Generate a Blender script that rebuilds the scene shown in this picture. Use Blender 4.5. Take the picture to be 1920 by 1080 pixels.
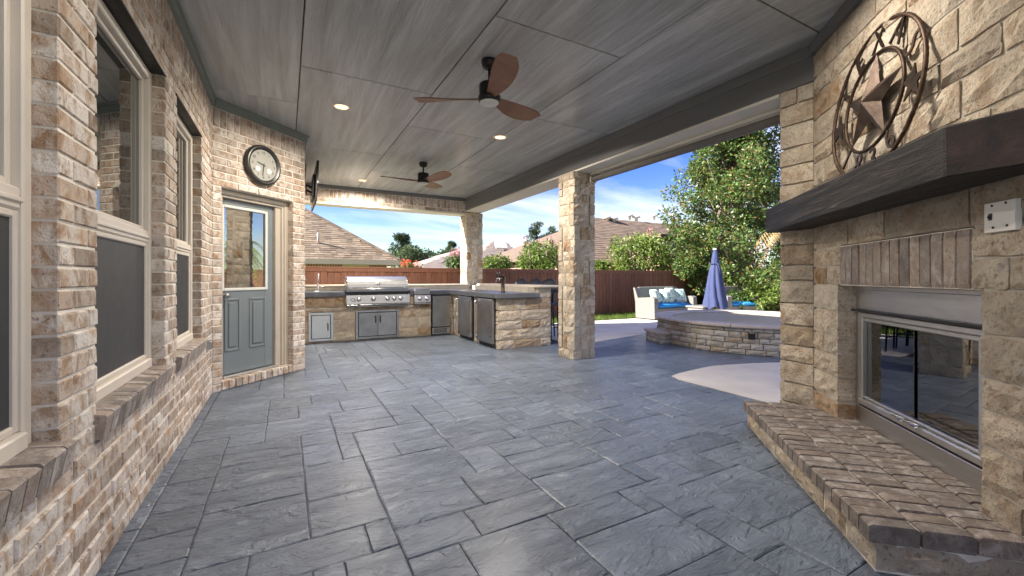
import bpy, bmesh, math, random
import numpy as np
from mathutils import Matrix, Vector
random.seed(7); RNG = np.random.default_rng(11)
for o in list(bpy.data.objects): bpy.data.objects.remove(o)
SC = bpy.context.scene; COL = SC.collection
# ------------------------------------------------------------------ camera
FPX, U0, V0, CAMH = 779.0, 960.0, 521.0, 1.22
YAW = math.atan(424 / 779.0); SN, CS = math.sin(YAW), math.cos(YAW)
cd = bpy.data.cameras.new('camera'); cam = bpy.data.objects.new('camera', cd); COL.objects.link(cam)
cd.sensor_width = 36; cd.lens = 36 * FPX / 1920; cd.shift_y = -(540 - V0) / 1920
cd.clip_start = .02; cd.clip_end = 3000
cam.location = (0, 0, CAMH); cam.rotation_euler = (math.pi / 2, 0, -YAW); SC.camera = cam
# ------------------------------------------------------------------ sky, sun, exposure
SUN = Vector((-1.5, .5, 1.0)).normalized()
W = bpy.data.worlds.new('World'); SC.world = W; W.use_nodes = True
nt = W.node_tree; nt.nodes.clear()
def wn(t, **k):
    n = nt.nodes.new(t)
    for a, b in k.items(): setattr(n, a, b)
    return n
sky = wn('ShaderNodeTexSky', sky_type='NISHITA', sun_disc=False)
sky.sun_elevation = math.asin(SUN.z); sky.sun_rotation = math.atan2(SUN.x, SUN.y)
sky.air_density = 1.0; sky.dust_density = .2; sky.ozone_density = 2.0
tc = wn('ShaderNodeTexCoord'); sep = wn('ShaderNodeSeparateXYZ'); nt.links.new(tc.outputs['Generated'], sep.inputs[0])
ad = wn('ShaderNodeMath', operation='ADD'); ad.inputs[1].default_value = .16
mxz = wn('ShaderNodeMath', operation='MAXIMUM'); mxz.inputs[1].default_value = 0
nt.links.new(sep.outputs[2], mxz.inputs[0]); nt.links.new(mxz.outputs[0], ad.inputs[0])
dx = wn('ShaderNodeMath', operation='DIVIDE'); dy = wn('ShaderNodeMath', operation='DIVIDE')
nt.links.new(sep.outputs[0], dx.inputs[0]); nt.links.new(ad.outputs[0], dx.inputs[1])
nt.links.new(sep.outputs[1], dy.inputs[0]); nt.links.new(ad.outputs[0], dy.inputs[1])
cmb = wn('ShaderNodeCombineXYZ'); nt.links.new(dx.outputs[0], cmb.inputs[0]); nt.links.new(dy.outputs[0], cmb.inputs[1])
mp = wn('ShaderNodeMapping'); mp.inputs['Scale'].default_value = (.55, 1.1, 1); mp.inputs['Location'].default_value = (3.1, 1.7, 0)
mp.inputs['Rotation'].default_value = (0, 0, .5)
nt.links.new(cmb.outputs[0], mp.inputs[0])
cn = wn('ShaderNodeTexNoise'); cn.inputs['Scale'].default_value = 1.0; cn.inputs['Detail'].default_value = 9; cn.inputs['Roughness'].default_value = .56
cn.inputs['Distortion'].default_value = .35
nt.links.new(mp.outputs[0], cn.inputs['Vector'])
cr = wn('ShaderNodeValToRGB'); cr.color_ramp.elements[0].position = .44; cr.color_ramp.elements[1].position = .68
cr.color_ramp.elements[1].color = (.85, .85, .85, 1)
nt.links.new(cn.outputs['Fac'], cr.inputs[0])
cmx = wn('ShaderNodeMix', data_type='RGBA'); nt.links.new(cr.outputs[0], cmx.inputs[0])
hs = wn('ShaderNodeHueSaturation'); hs.inputs['Hue'].default_value = .533; hs.inputs['Saturation'].default_value = 1.42; hs.inputs['Value'].default_value = 1.0
nt.links.new(sky.outputs[0], hs.inputs['Color']); nt.links.new(hs.outputs[0], cmx.inputs[6])
cmx.inputs[7].default_value = (6.0, 6.2, 6.5, 1)
bg = wn('ShaderNodeBackground'); bg.inputs[1].default_value = .05
nt.links.new(cmx.outputs[2], bg.inputs[0]); out = wn('ShaderNodeOutputWorld'); nt.links.new(bg.outputs[0], out.inputs[0])
sl = bpy.data.lights.new('sun', 'SUN'); sl.energy = 4.5; sl.angle = math.radians(.53); sl.color = (1, .94, .84)
so = bpy.data.objects.new('sun', sl); COL.objects.link(so); so.location = (-20, 8, 20)
so.rotation_euler = (-SUN).to_track_quat('-Z', 'Y').to_euler()
SC.view_settings.view_transform = 'Standard'; SC.view_settings.look = 'None'; SC.view_settings.gamma = 1
SC.view_settings.use_curve_mapping = False
SC.view_settings.exposure = 2.3
SC.render.engine = 'CYCLES'
try:
    SC.cycles.max_bounces = 10; SC.cycles.diffuse_bounces = 6; SC.cycles.glossy_bounces = 5; SC.cycles.transparent_max_bounces = 12
    SC.cycles.sample_clamp_indirect = 6
except Exception: pass
LAMP_W = 23.0

# ------------------------------------------------------------------ pixel helpers (a pixel gives a direction only)
def ray(u, v):
    a = (u - U0) / FPX
    return (SN + a * CS, CS - a * SN, -(v - V0) / FPX)
def proj(p):
    zc = p[0] * SN + p[1] * CS
    if zc < .05: return None
    return (U0 + FPX * (p[0] * CS - p[1] * SN) / zc, V0 - FPX * (p[2] - CAMH) / zc)
def at(u, depth):                                    # plan point at a depth along the view axis
    r = ray(u, V0); return (r[0] * depth, r[1] * depth)
def zat(v, depth): return CAMH + (V0 - v) / FPX * depth
def shown(pts):                                      # rough size in the photograph, to choose the 300 largest
    q = [proj(p) for p in pts]
    if any(a is None for a in q): return 0
    us = [min(max(a[0], 0), 1920) for a in q]; vs = [min(max(a[1], 0), 1080) for a in q]
    return (max(us) - min(us)) * (max(vs) - min(vs))
# ------------------------------------------------------------------ objects
WM = {}
def tag(o, label=None, cat=None, group=None, kind=None):
    if label: o['label'] = label
    if cat: o['category'] = cat
    if group: o['group'] = group
    if kind: o['kind'] = kind
    return o
def ob(name, me, m=None, parent=None, mw=None):
    o = bpy.data.objects.new(name, me); COL.objects.link(o)
    if m is not None and me is not None and not me.materials: me.materials.append(m)
    mw = mw or Matrix()
    if parent is not None:
        o.parent = parent; o.matrix_parent_inverse = WM[parent].inverted()
    o.matrix_basis = mw; WM[o] = mw.copy()
    return o
def root(name, loc, label, cat, group=None):
    return tag(ob(name, None, mw=Matrix.Translation(loc)), label, cat, group)
def copy_tree(o, parent=None):
    c = o.copy(); COL.objects.link(c)
    if parent is not None: c.parent = parent
    for ch in list(o.children): copy_tree(ch, c)
    return c
class MB:
    def __init__(s): s.v = []; s.f = []; s.sm = []
    def add(s, vs, fs, smooth=False):
        k = len(s.v); s.v += [tuple(p) for p in vs]; s.f += [tuple(i + k for i in f) for f in fs]; s.sm += [smooth] * len(fs); return s
    def obox(s, o, a, b, c):
        o, a, b, c = map(Vector, (o, a, b, c))
        P = [o, o + a, o + a + b, o + b, o + c, o + a + c, o + a + b + c, o + b + c]
        F = [(0, 3, 2, 1), (4, 5, 6, 7), (0, 1, 5, 4), (1, 2, 6, 5), (2, 3, 7, 6), (3, 0, 4, 7)]
        if a.cross(b).dot(c) < 0: F = [f[::-1] for f in F]
        return s.add(P, F)
    def box(s, x0, y0, z0, x1, y1, z1): return s.obox((x0, y0, z0), (x1 - x0, 0, 0), (0, y1 - y0, 0), (0, 0, z1 - z0))
    def cbox(s, x0, y0, z0, x1, y1, z1, c=.01, fr=None):          # chamfered box, optional frame
        x = (x0, x1); y = (y0, y1); z = (z0, z1); P = {}; L = []
        def pt(i, j, k, ax):
            q = [x[i], y[j], z[k]]; sg = [1 - 2 * i, 1 - 2 * j, 1 - 2 * k]
            for a in range(3):
                if a != ax: q[a] += sg[a] * c
            P[(i, j, k, ax)] = len(L); L.append(Vector(q))
        for i in (0, 1):
            for j in (0, 1):
                for k in (0, 1):
                    for ax in range(3): pt(i, j, k, ax)
        F = []
        for ax in range(3):
            for e in (0, 1):
                o = [a for a in range(3) if a != ax]; seq = []
                for (p, q) in ((0, 0), (1, 0), (1, 1), (0, 1)):
                    t = [0, 0, 0]; t[ax] = e; t[o[0]] = p; t[o[1]] = q; seq.append(P[tuple(t) + (ax,)])
                F.append(seq)
            a1, a2 = [a for a in range(3) if a != ax]
            for p in (0, 1):
                for q in (0, 1):
                    t0 = [0, 0, 0]; t0[a1] = p; t0[a2] = q; t1 = list(t0); t1[ax] = 1
                    F.append([P[tuple(t0) + (a1,)], P[tuple(t1) + (a1,)], P[tuple(t1) + (a2,)], P[tuple(t0) + (a2,)]])
        for i in (0, 1):
            for j in (0, 1):
                for k in (0, 1): F.append([P[(i, j, k, a)] for a in range(3)])
        cen = Vector(((x0 + x1) / 2, (y0 + y1) / 2, (z0 + z1) / 2)); G = []
        for f in F:
            n = (L[f[1]] - L[f[0]]).cross(L[f[2]] - L[f[0]]); m = sum((L[i] for i in f), Vector()) / len(f)
            G.append(f if n.dot(m - cen) > 0 else f[::-1])
        if fr: L = [fr(*p) for p in L]
        return s.add(L, G)
    def tube(s, pts, r, n=8, closed=False, smooth=True):
        pts = [Vector(p) for p in pts]; m = len(pts); rs = r if isinstance(r, (list, tuple)) else [r] * m
        prev = None; V = []
        for i, p in enumerate(pts):
            t = (pts[(i + 1) % m] - pts[i - 1]) if closed else (pts[min(i + 1, m - 1)] - pts[max(i - 1, 0)])
            t.normalize()
            if prev is None: a = t.orthogonal().normalized()
            else: a = (prev - t * prev.dot(t)); a = a.normalized() if a.length > 1e-6 else t.orthogonal().normalized()
            prev = a; b = t.cross(a)
            V += [p + (a * math.cos(2 * math.pi * k / n) + b * math.sin(2 * math.pi * k / n)) * rs[i] for k in range(n)]
        F = [(i * n + k, i * n + (k + 1) % n, ((i + 1) % m) * n + (k + 1) % n, ((i + 1) % m) * n + k) for i in range(m if closed else m - 1) for k in range(n)]
        s.add(V, F, smooth)
        if not closed: k0 = len(s.v) - len(V); s.f += [tuple(k0 + k for k in range(n))[::-1], tuple(k0 + (m - 1) * n + k for k in range(n))]; s.sm += [False, False]
        return s
    def lathe(s, prof, cen=(0, 0, 0), ax=(0, 0, 1), n=24, smooth=True, fx=None):
        ax = Vector(ax).normalized(); a = ax.orthogonal().normalized(); b = ax.cross(a); cen = Vector(cen); m = len(prof)
        V = [cen + ax * h + (a * math.cos(2 * math.pi * k / n) + b * math.sin(2 * math.pi * k / n)) * r for r, h in prof for k in range(n)]
        F = [(i * n + k, i * n + (k + 1) % n, (i + 1) * n + (k + 1) % n, (i + 1) * n + k) for i in range(m - 1) for k in range(n)]
        s.add(V, F, smooth)
        k0 = len(s.v) - len(V)
        if prof[0][0] > 1e-4: s.f.append(tuple(k0 + k for k in range(n))[::-1]); s.sm.append(False)
        if prof[-1][0] > 1e-4: s.f.append(tuple(k0 + (m - 1) * n + k for k in range(n))); s.sm.append(False)
        return s
    def prism(s, poly, z0, z1, fr=None):
        n = len(poly); ar = sum(poly[i][0] * poly[(i + 1) % n][1] - poly[(i + 1) % n][0] * poly[i][1] for i in range(n))
        if ar < 0: poly = poly[::-1]
        V = [(p[0], p[1], z0) for p in poly] + [(p[0], p[1], z1) for p in poly]
        if fr: V = [fr(*p) for p in V]
        return s.add(V, [tuple(range(n))[::-1], tuple(range(n, 2 * n))] + [(i, (i + 1) % n, n + (i + 1) % n, n + i) for i in range(n)])
    def mesh(s, name):
        me = bpy.data.meshes.new(name); me.from_pydata(s.v, [], s.f); me.polygons.foreach_set('use_smooth', s.sm); me.update(); return me
    def build(s, name, m, parent=None, mw=None): return ob(name, s.mesh(name), m, parent, mw)
def frame(o, u, n):                                   # (along, out, up) -> world
    o = Vector(o).to_3d() if len(o) == 2 else Vector(o); u = Vector((u[0], u[1], 0)); n = Vector((n[0], n[1], 0))
    def fr(s, t, z): return o + u * s + n * t + Vector((0, 0, z))
    fr.mat = Matrix(((u.x, n.x, 0, o.x), (u.y, n.y, 0, o.y), (0, 0, 1, o.z), (0, 0, 0, 1)))
    return fr
def text_mesh(txt, size, depth, name):
    cu = bpy.data.curves.new(name, 'FONT'); cu.body = txt; cu.size = size; cu.extrude = depth; cu.align_x = 'CENTER'; cu.align_y = 'CENTER'
    t = bpy.data.objects.new(name, cu); COL.objects.link(t); bpy.context.view_layer.update()
    me = bpy.data.meshes.new_from_object(t.evaluated_get(bpy.context.evaluated_depsgraph_get()))
    bpy.data.objects.remove(t); bpy.data.curves.remove(cu); me.name = name; return me
# ------------------------------------------------------------------ materials
def new_mat(name):
    m = bpy.data.materials.new(name); m.use_nodes = True; t = m.node_tree; p = t.nodes['Principled BSDF']; return m, t, p
def nd(t, ty, **k):
    n = t.nodes.new(ty)
    for a, b in k.items(): setattr(n, a, b)
    return n
def rnd_node(t):                                      # one random number per piece, single or joined
    oi = nd(t, 'ShaderNodeObjectInfo'); ge = nd(t, 'ShaderNodeNewGeometry'); a = nd(t, 'ShaderNodeMath', operation='ADD'); f = nd(t, 'ShaderNodeMath', operation='FRACT')
    t.links.new(oi.outputs['Random'], a.inputs[0]); t.links.new(ge.outputs['Random Per Island'], a.inputs[1]); t.links.new(a.outputs[0], f.inputs[0]); return f.outputs[0]
def coords(t, stretch=(1, 1, 1), rot=(0, 0, 0), rnd=None):
    ge = nd(t, 'ShaderNodeNewGeometry'); m = nd(t, 'ShaderNodeMapping'); m.inputs['Scale'].default_value = stretch; m.inputs['Rotation'].default_value = rot
    src = ge.outputs['Position']
    if rnd is not None:
        vm = nd(t, 'ShaderNodeVectorMath', operation='MULTIPLY_ADD'); vm.inputs[1].default_value = (37, 53, 29)
        t.links.new(rnd, vm.inputs[0]); t.links.new(src, vm.inputs[2]); src = vm.outputs[0]
    t.links.new(src, m.inputs[0]); return m.outputs[0]
def noise(t, vec, scale, detail=5, rough=.55, dist=0):
    n = nd(t, 'ShaderNodeTexNoise'); n.inputs['Scale'].default_value = scale; n.inputs['Detail'].default_value = detail
    n.inputs['Roughness'].default_value = rough; n.inputs['Distortion'].default_value = dist; t.links.new(vec, n.inputs['Vector']); return n.outputs['Fac']
def ramp(t, fac, stops):
    r = nd(t, 'ShaderNodeValToRGB'); e = r.color_ramp.elements
    while len(e) < len(stops): e.new(.5)
    for i, (p, c) in enumerate(stops): e[i].position = p; e[i].color = tuple(c) + (1,) if len(c) == 3 else c
    t.links.new(fac, r.inputs[0]); return r.outputs[0]
def mixc(t, fac, a, b, mode='MIX'):
    m = nd(t, 'ShaderNodeMix', data_type='RGBA', blend_type=mode)
    for s, i in ((fac, 0), (a, 6), (b, 7)):
        if isinstance(s, (int, float)): m.inputs[i].default_value = s
        elif isinstance(s, tuple): m.inputs[i].default_value = s + (1,) if len(s) == 3 else s
        else: t.links.new(s, m.inputs[i])
    return m.outputs[2]
def bump(t, p, h, strength=.4, dist=.01, prev=None):
    b = nd(t, 'ShaderNodeBump'); b.inputs['Strength'].default_value = strength; b.inputs['Distance'].default_value = dist
    t.links.new(h, b.inputs['Height'])
    if prev is not None: t.links.new(prev, b.inputs['Normal'])
    t.links.new(b.outputs[0], p.inputs['Normal']); return b.outputs[0]
def val(t, a, mn, mx):
    m = nd(t, 'ShaderNodeMapRange'); m.inputs['To Min'].default_value = mn; m.inputs['To Max'].default_value = mx; t.links.new(a, m.inputs['Value']); return m.outputs[0]
def plain(name, c, rough=.5, metal=0, var=.12, scale=6, bstr=.12, bscale=40, stretch=(1, 1, 1), spec=.5, coat=0):
    m, t, p = new_mat(name); r = rnd_node(t); v = coords(t, stretch); n = noise(t, v, scale, 6)
    lo = tuple(x * (1 - var) for x in c); hi = tuple(min(1, x * (1 + var)) for x in c)
    col = ramp(t, n, [(.3, lo), (.7, hi)])
    br = val(t, r, 1 - var * .7, 1 + var * .7); g = nd(t, 'ShaderNodeCombineColor'); [t.links.new(br, g.inputs[i]) for i in range(3)]
    t.links.new(mixc(t, 1.0, col, g.outputs[0], 'MULTIPLY'), p.inputs['Base Color'])
    p.inputs['Metallic'].default_value = metal; p.inputs['Specular IOR Level'].default_value = spec; p.inputs['Coat Weight'].default_value = coat
    t.links.new(val(t, noise(t, v, scale * 3, 4), max(.02, rough - .1), min(1, rough + .1)), p.inputs['Roughness'])
    if bstr: bump(t, p, noise(t, v, bscale, 4), bstr, .004)
    return m
def brick_mat(name, cols, white, white_amt=.5, rnd_dark=.3):
    m, t, p = new_mat(name); r = rnd_node(t); v = coords(t, (1, 1, 1), rnd=r); vs = coords(t, (1.3, 1.3, .9), rnd=r)
    base = ramp(t, noise(t, v, 7, 6, .6), [(.25, cols[0]), (.5, cols[1]), (.75, cols[2])])
    tone = ramp(t, r, [(0, (1 - rnd_dark,) * 3), (.4, (1, 1, 1)), (.75, (1.0, .93, .86)), (1, (1.18, 1.12, 1.05))]); base = mixc(t, 1.0, base, tone, 'MULTIPLY')
    wm = ramp(t, noise(t, vs, 11, 8, .68, .6), [(.52 - white_amt * .12, (0, 0, 0)), (.68 - white_amt * .12, (1, 1, 1))])
    wl = nd(t, 'ShaderNodeMath', operation='MULTIPLY'); t.links.new(wm, wl.inputs[0]); t.links.new(ramp(t, r, [(0, (.25,) * 3), (.5, (.9,) * 3), (.8, (.35,) * 3), (1, (.95,) * 3)]), wl.inputs[1])
    base = mixc(t, wl.outputs[0], base, white)
    pit = ramp(t, noise(t, v, 70, 3, .6), [(.60, (0, 0, 0)), (.68, (1, 1, 1))])
    base = mixc(t, pit, base, mixc(t, .65, base, (.10, .065, .045)))
    t.links.new(base, p.inputs['Base Color']); p.inputs['Roughness'].default_value = .85
    b1 = bump(t, p, noise(t, vs, 22, 6, .65), .55, .012); bump(t, p, noise(t, v, 110, 4), .5, .005, b1)
    return m
def stone_mat(name, c0, c1, rust, rust_amt=.5, bs=1.0, dk=.0):
    m, t, p = new_mat(name); r = rnd_node(t); v = coords(t, (1, 1, 1), rnd=r)
    base = ramp(t, noise(t, v, 5, 7, .6), [(.3, c0), (.7, c1)])
    tone = ramp(t, r, [(0, (.70, .68, .65)), (.2, (1, .99, .97)), (.4, (.84, .80, .74)), (.62, (1.1, 1.07, 1.02)), (.82, (.90, .83, .73)), (1, (.76, .69, .60))]); base = mixc(t, 1.0, base, tone, 'MULTIPLY')
    rm = ramp(t, noise(t, v, 9, 8, .7, .8), [(.47, (0, 0, 0)), (.60, (1, 1, 1))])
    ra = ramp(t, r, [(.0, (.45,) * 3), (.12, (.2,) * 3), (.5, (.45,) * 3), (.8, (.75,) * 3), (.84, (1,) * 3), (.96, (1,) * 3), (.97, (.4,) * 3)])
    mu = nd(t, 'ShaderNodeMath', operation='MULTIPLY'); t.links.new(rm, mu.inputs[0]); t.links.new(ra, mu.inputs[1])
    m2 = nd(t, 'ShaderNodeMath', operation='MULTIPLY'); t.links.new(mu.outputs[0], m2.inputs[0]); m2.inputs[1].default_value = rust_amt
    base = mixc(t, m2.outputs[0], base, rust)
    big = ramp(t, r, [(.84, (0, 0, 0)), (.86, (.75,) * 3), (.97, (.75,) * 3), (.98, (0, 0, 0))]); base = mixc(t, big, base, mixc(t, .5, base, rust))
    pit = ramp(t, noise(t, v, 55, 4, .65), [(.55, (0, 0, 0)), (.64, (1, 1, 1))]); base = mixc(t, pit, base, mixc(t, .6, base, (.16, .11, .07)))
    t.links.new(base, p.inputs['Base Color']); p.inputs['Roughness'].default_value = .9
    b1 = bump(t, p, noise(t, v, 11, 9, .70, .5), .85 * bs, .024); bump(t, p, noise(t, v, 60, 6, .7), .8 * bs, .012, b1)
    return m
M = {}
M['brick'] = brick_mat('brick_whitewashed', [(.21, .135, .088), (.35, .245, .165), (.47, .345, .245)], (.72, .68, .63), 1.05)
M['hearth_brick'] = brick_mat('brick_hearth', [(.10, .085, .078), (.17, .145, .13), (.25, .215, .195)], (.42, .38, .35), .35)
M['sill_brick'] = brick_mat('brick_sill', [(.17, .14, .125), (.27, .23, .205), (.36, .315, .285)], (.52, .47, .43), .45)
M['mortar'] = plain('mortar', (.76, .71, .63), .95, var=.14, scale=9, bstr=.5, bscale=160)
M['stone'] = stone_mat('limestone', (.44, .385, .315), (.66, .60, .51), (.27, .15, .07), 1.0)
M['stone_mortar'] = plain('stone_mortar', (.43, .39, .33), .95, var=.15, scale=8, bstr=.6, bscale=120)
M['ledge_stone'] = stone_mat('ledgestone_grey', (.33, .32, .305), (.55, .53, .50), (.34, .24, .16), .5, .8)
M['dark_gap'] = plain('dark_mortar', (.045, .042, .04), .95)
def slab_mat():
    m, t, p = new_mat('stamped_concrete_slate'); r = rnd_node(t); v = coords(t, (1, 1, 1), rnd=r); vs = coords(t, (.8, 2.0, 1), (0, 0, .35), rnd=r)
    c = ramp(t, noise(t, v, 2.2, 7, .6), [(.25, (.092, .118, .162)), (.75, (.165, .200, .262))])
    g = ramp(t, r, [(0, (.85,) * 3), (1, (1.15,) * 3)]); c = mixc(t, 1.0, c, g, 'MULTIPLY'); c = mixc(t, 1.0, c, ramp(t, noise(t, coords(t), .9, 7, .62, .6), [(.34, (.80, .80, .78)), (.5, (1, 1, 1)), (.68, (1.16, 1.15, 1.12))]), 'MULTIPLY')
    t.links.new(c, p.inputs['Base Color'])
    t.links.new(val(t, noise(t, v, 12, 6), .27, .43), p.inputs['Roughness']); p.inputs['Specular IOR Level'].default_value = .6; p.inputs['Coat Weight'].default_value = .3; p.inputs['Coat Roughness'].default_value = .33
    b0 = bump(t, p, ramp(t, noise(t, vs, 2.6, 5, .55, 1.6), [(.44, (0, 0, 0)), (.485, (1, 1, 1)), (.56, (.75,) * 3), (.62, (.1,) * 3)]), .55, .02); b1 = bump(t, p, noise(t, vs, 4.2, 8, .60, 1.2), .95, .06, b0); bump(t, p, noise(t, v, 40, 3), .10, .006, b1); return m
M['slab'] = slab_mat()
M['slab_joint'] = plain('slab_joint', (.04, .046, .056), .6, bstr=.2)
def panel_mat():
    m, t, p = new_mat('painted_fibre_cement'); r = rnd_node(t); vs = coords(t, (9, .38, 1), rnd=r); v = coords(t)
    c = mixc(t, 1.0, ramp(t, noise(t, v, .9, 4), [(.3, (.45, .48, .495)), (.7, (.53, .56, .575))]), ramp(t, noise(t, coords(t, (2.6, .16, 1), rnd=r), 3, 7, .62, .8), [(.34, (.62, .62, .62)), (.66, (1.16, 1.16, 1.15))]), 'MULTIPLY'); t.links.new(c, p.inputs['Base Color'])  # colour streaks mix wood-grain print with sheen painted into the panels
    t.links.new(val(t, noise(t, vs, 3, 6), .28, .46), p.inputs['Roughness']); p.inputs['Specular IOR Level'].default_value = .6; p.inputs['Coat Weight'].default_value = .5; p.inputs['Coat Roughness'].default_value = .28
    h = noise(t, vs, 9, 8, .62, 1.6); h2 = ramp(t, noise(t, vs, 2.4, 5, .5, 2.5), [(.42, (0, 0, 0)), (.5, (1, 1, 1)), (.58, (0, 0, 0))])
    b1 = bump(t, p, h, .7, .014); bump(t, p, h2, .5, .012, b1); return m
M['panel'] = panel_mat()
M['trim_green'] = plain('trim_grey_green', (.20, .225, .205), .45, var=.06)
M['beam_grey'] = plain('beam_dark_grey', (.145, .147, .150), .42, var=.07, scale=3, stretch=(1, .2, 1))
M['beam_white'] = plain('soffit_cream', (.70, .67, .58), .55, var=.05)
M['frame'] = plain('window_frame_almond', (.66, .60, .52), .42, var=.04, bstr=.03)
M['casing'] = plain('door_casing_beige', (.47, .41, .34), .45, var=.05, bstr=.05)
M['door'] = plain('door_paint_grey', (.17, .195, .205), .38, var=.06, scale=4, bstr=.05)
M['lite'] = plain('door_lite_frame', (.62, .62, .58), .4, var=.04, bstr=0)
M['screen'] = plain('insect_screen', (.040, .041, .044), .55, var=.12, scale=3, bstr=.25, bscale=700)
M['steel'] = plain('stainless', (.56, .56, .565), .36, 1, var=.08, scale=3, bstr=.05, bscale=50, stretch=(1, 1, 14))
M['steel_dark'] = plain('stainless_weathered', (.40, .405, .415), .36, 1, var=.16, scale=4, bstr=.04)
M['alu'] = plain('aluminium', (.66, .66, .65), .35, 1, var=.05, bstr=.02)
M['black'] = plain('black_metal', (.018, .018, .019), .42, .3, var=.2)
M['blackplastic'] = plain('black_plastic', (.012, .012, .014), .3, var=.2, bstr=0)
M['iron'] = plain('rusted_iron', (.075, .048, .034), .55, .75, var=.45, scale=25, bstr=.4, bscale=120)
M['iron_star'] = plain('rusted_sheet', (.072, .052, .042), .48, .8, var=.5, scale=9, bstr=.25, bscale=60)
M['white_plate'] = plain('white_plate', (.74, .72, .67), .45, var=.04, bstr=.03)
M['counter'] = plain('dark_concrete_counter', (.105, .112, .128), .36, var=.2, scale=5, bstr=.12, bscale=70)
M['ledge_cap'] = plain('limestone_cap', (.60, .53, .43), .75, var=.12, scale=8, bstr=.35, bscale=60)
M['bar_board'] = plain('bar_splash_board', (.24, .19, .15), .6, var=.25, scale=6, stretch=(6, 6, .5))
def wood(name, a, b, rough=.45, sc=(1, 1, 1), s=6, bs=.2, spec=.5):
    m, t, p = new_mat(name); r = rnd_node(t); v = coords(t, sc, rnd=r); n = noise(t, v, s, 8, .6, 1.2)
    c = ramp(t, n, [(.3, a), (.7, b)]); g = ramp(t, r, [(0, (.86,) * 3), (1, (1.12,) * 3)]); t.links.new(mixc(t, 1.0, c, g, 'MULTIPLY'), p.inputs['Base Color'])
    p.inputs['Roughness'].default_value = rough; p.inputs['Specular IOR Level'].default_value = spec; bump(t, p, noise(t, v, s * 4, 6, .6, .8), bs, .006); return m
M['fence'] = wood('fence_stain', (.14, .062, .04), (.225, .105, .068), .75, (4, 4, .5), 5, .4, .25)
M['blade'] = wood('fan_blade_walnut', (.17, .078, .042), (.27, .13, .072), .42, (1, 1, 1), 7)
def mantel_mat():
    m, t, p = new_mat('charred_beam'); k = 47 * math.pi / 180; v0 = coords(t, (1, 1, 1), (0, 0, -k)); ms = nd(t, 'ShaderNodeMapping'); ms.inputs['Scale'].default_value = (.9, 8, 11); t.links.new(v0, ms.inputs[0]); v = ms.outputs[0]
    n = noise(t, v, 1.6, 9, .68, 1.1); c = ramp(t, n, [(.30, (.010, .009, .009)), (.50, (.026, .024, .023)), (.62, (.055, .048, .044)), (.74, (.15, .13, .12))])
    t.links.new(c, p.inputs['Base Color']); t.links.new(val(t, n, .5, .75), p.inputs['Roughness']); p.inputs['Specular IOR Level'].default_value = .25
    b1 = bump(t, p, n, .8, .02); bump(t, p, noise(t, coords(t, (1, 1, 1)), 90, 3), .15, .003, b1); return m
M['mantel'] = mantel_mat()
def end_mat():
    m, t, p = new_mat('beam_end_grain'); v = coords(t); n = noise(t, v, 7, 8, .7, .6)
    c = ramp(t, n, [(.32, (.014, .012, .012)), (.55, (.042, .024, .020)), (.8, (.09, .05, .04))]); t.links.new(c, p.inputs['Base Color']); p.inputs['Roughness'].default_value = .6
    b1 = bump(t, p, n, .5, .012); bump(t, p, noise(t, v, 140, 4), .5, .004, b1); return m
M['mantel_end'] = end_mat()
def glass(name, tint, refl=1.55, dark=None):
    m, t, p = new_mat(name)
    if dark is not None:
        p.inputs['Base Color'].default_value = dark + (1,); p.inputs['Roughness'].default_value = .015; p.inputs['IOR'].default_value = refl; p.inputs['Specular IOR Level'].default_value = .5; return m
    t.nodes.remove(p); g = nd(t, 'ShaderNodeBsdfGlossy'); g.inputs['Roughness'].default_value = .01; tr = nd(t, 'ShaderNodeBsdfTransparent'); tr.inputs[0].default_value = tint + (1,)
    fr = nd(t, 'ShaderNodeFresnel'); fr.inputs[0].default_value = refl; mx = nd(t, 'ShaderNodeMixShader'); t.links.new(fr.outputs[0], mx.inputs[0]); t.links.new(tr.outputs[0], mx.inputs[1]); t.links.new(g.outputs[0], mx.inputs[2])
    t.links.new(mx.outputs[0], t.nodes['Material Output'].inputs[0]); return m
M['window_glass'] = glass('coated_window_glass', None, 2.0, (.012, .016, .015))
M['door_glass'] = glass('door_glass', None, 3.6, (.02, .024, .02))
M['fire_glass'] = glass('firebox_glass', (.36, .42, .45), 3.6)
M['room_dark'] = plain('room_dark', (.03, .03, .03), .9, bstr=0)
M['firebox'] = plain('firebox_soot', (.012, .012, .012), .9, var=.3)
M['log'] = plain('fire_log', (.07, .06, .052), .95, var=.5, scale=14, bstr=.6)
def emit(name, c, s):
    m, t, p = new_mat(name); p.inputs['Base Color'].default_value = c + (1,); p.inputs['Emission Color'].default_value = c + (1,); p.inputs['Emission Strength'].default_value = s; return m
M['lamp'] = emit('lamp_lens', (1, .72, .40), .42)
M['opal'] = plain('opal_lens', (.62, .62, .60), .35, var=.03, bstr=0)
M['clock_rim'] = plain('pewter_rim', (.10, .10, .095), .38, .85, var=.25, scale=14)
M['clock_face'] = plain('clock_face', (.30, .295, .265), .55, var=.06, bstr=0)
M['ink'] = plain('ink', (.03, .03, .03), .6, bstr=0)
M['concrete'] = plain('broom_concrete', (.50, .465, .425), .88, var=.12, scale=2.2, bstr=.25, bscale=120)
M['grass_soil'] = plain('lawn_soil', (.07, .10, .035), .95, var=.3, scale=3, bstr=.4)
M['wicker'] = plain('wicker_grey', (.16, .15, .138), .7, var=.12, scale=60, bstr=.7, bscale=130)
M['wicker_dark'] = plain('wicker_slate', (.055, .062, .08), .65, var=.2, scale=60, bstr=.6, bscale=150)
M['cushion_blue'] = plain('cushion_blue', (.015, .22, .52), .8, var=.12, bstr=.2, bscale=14)
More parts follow.
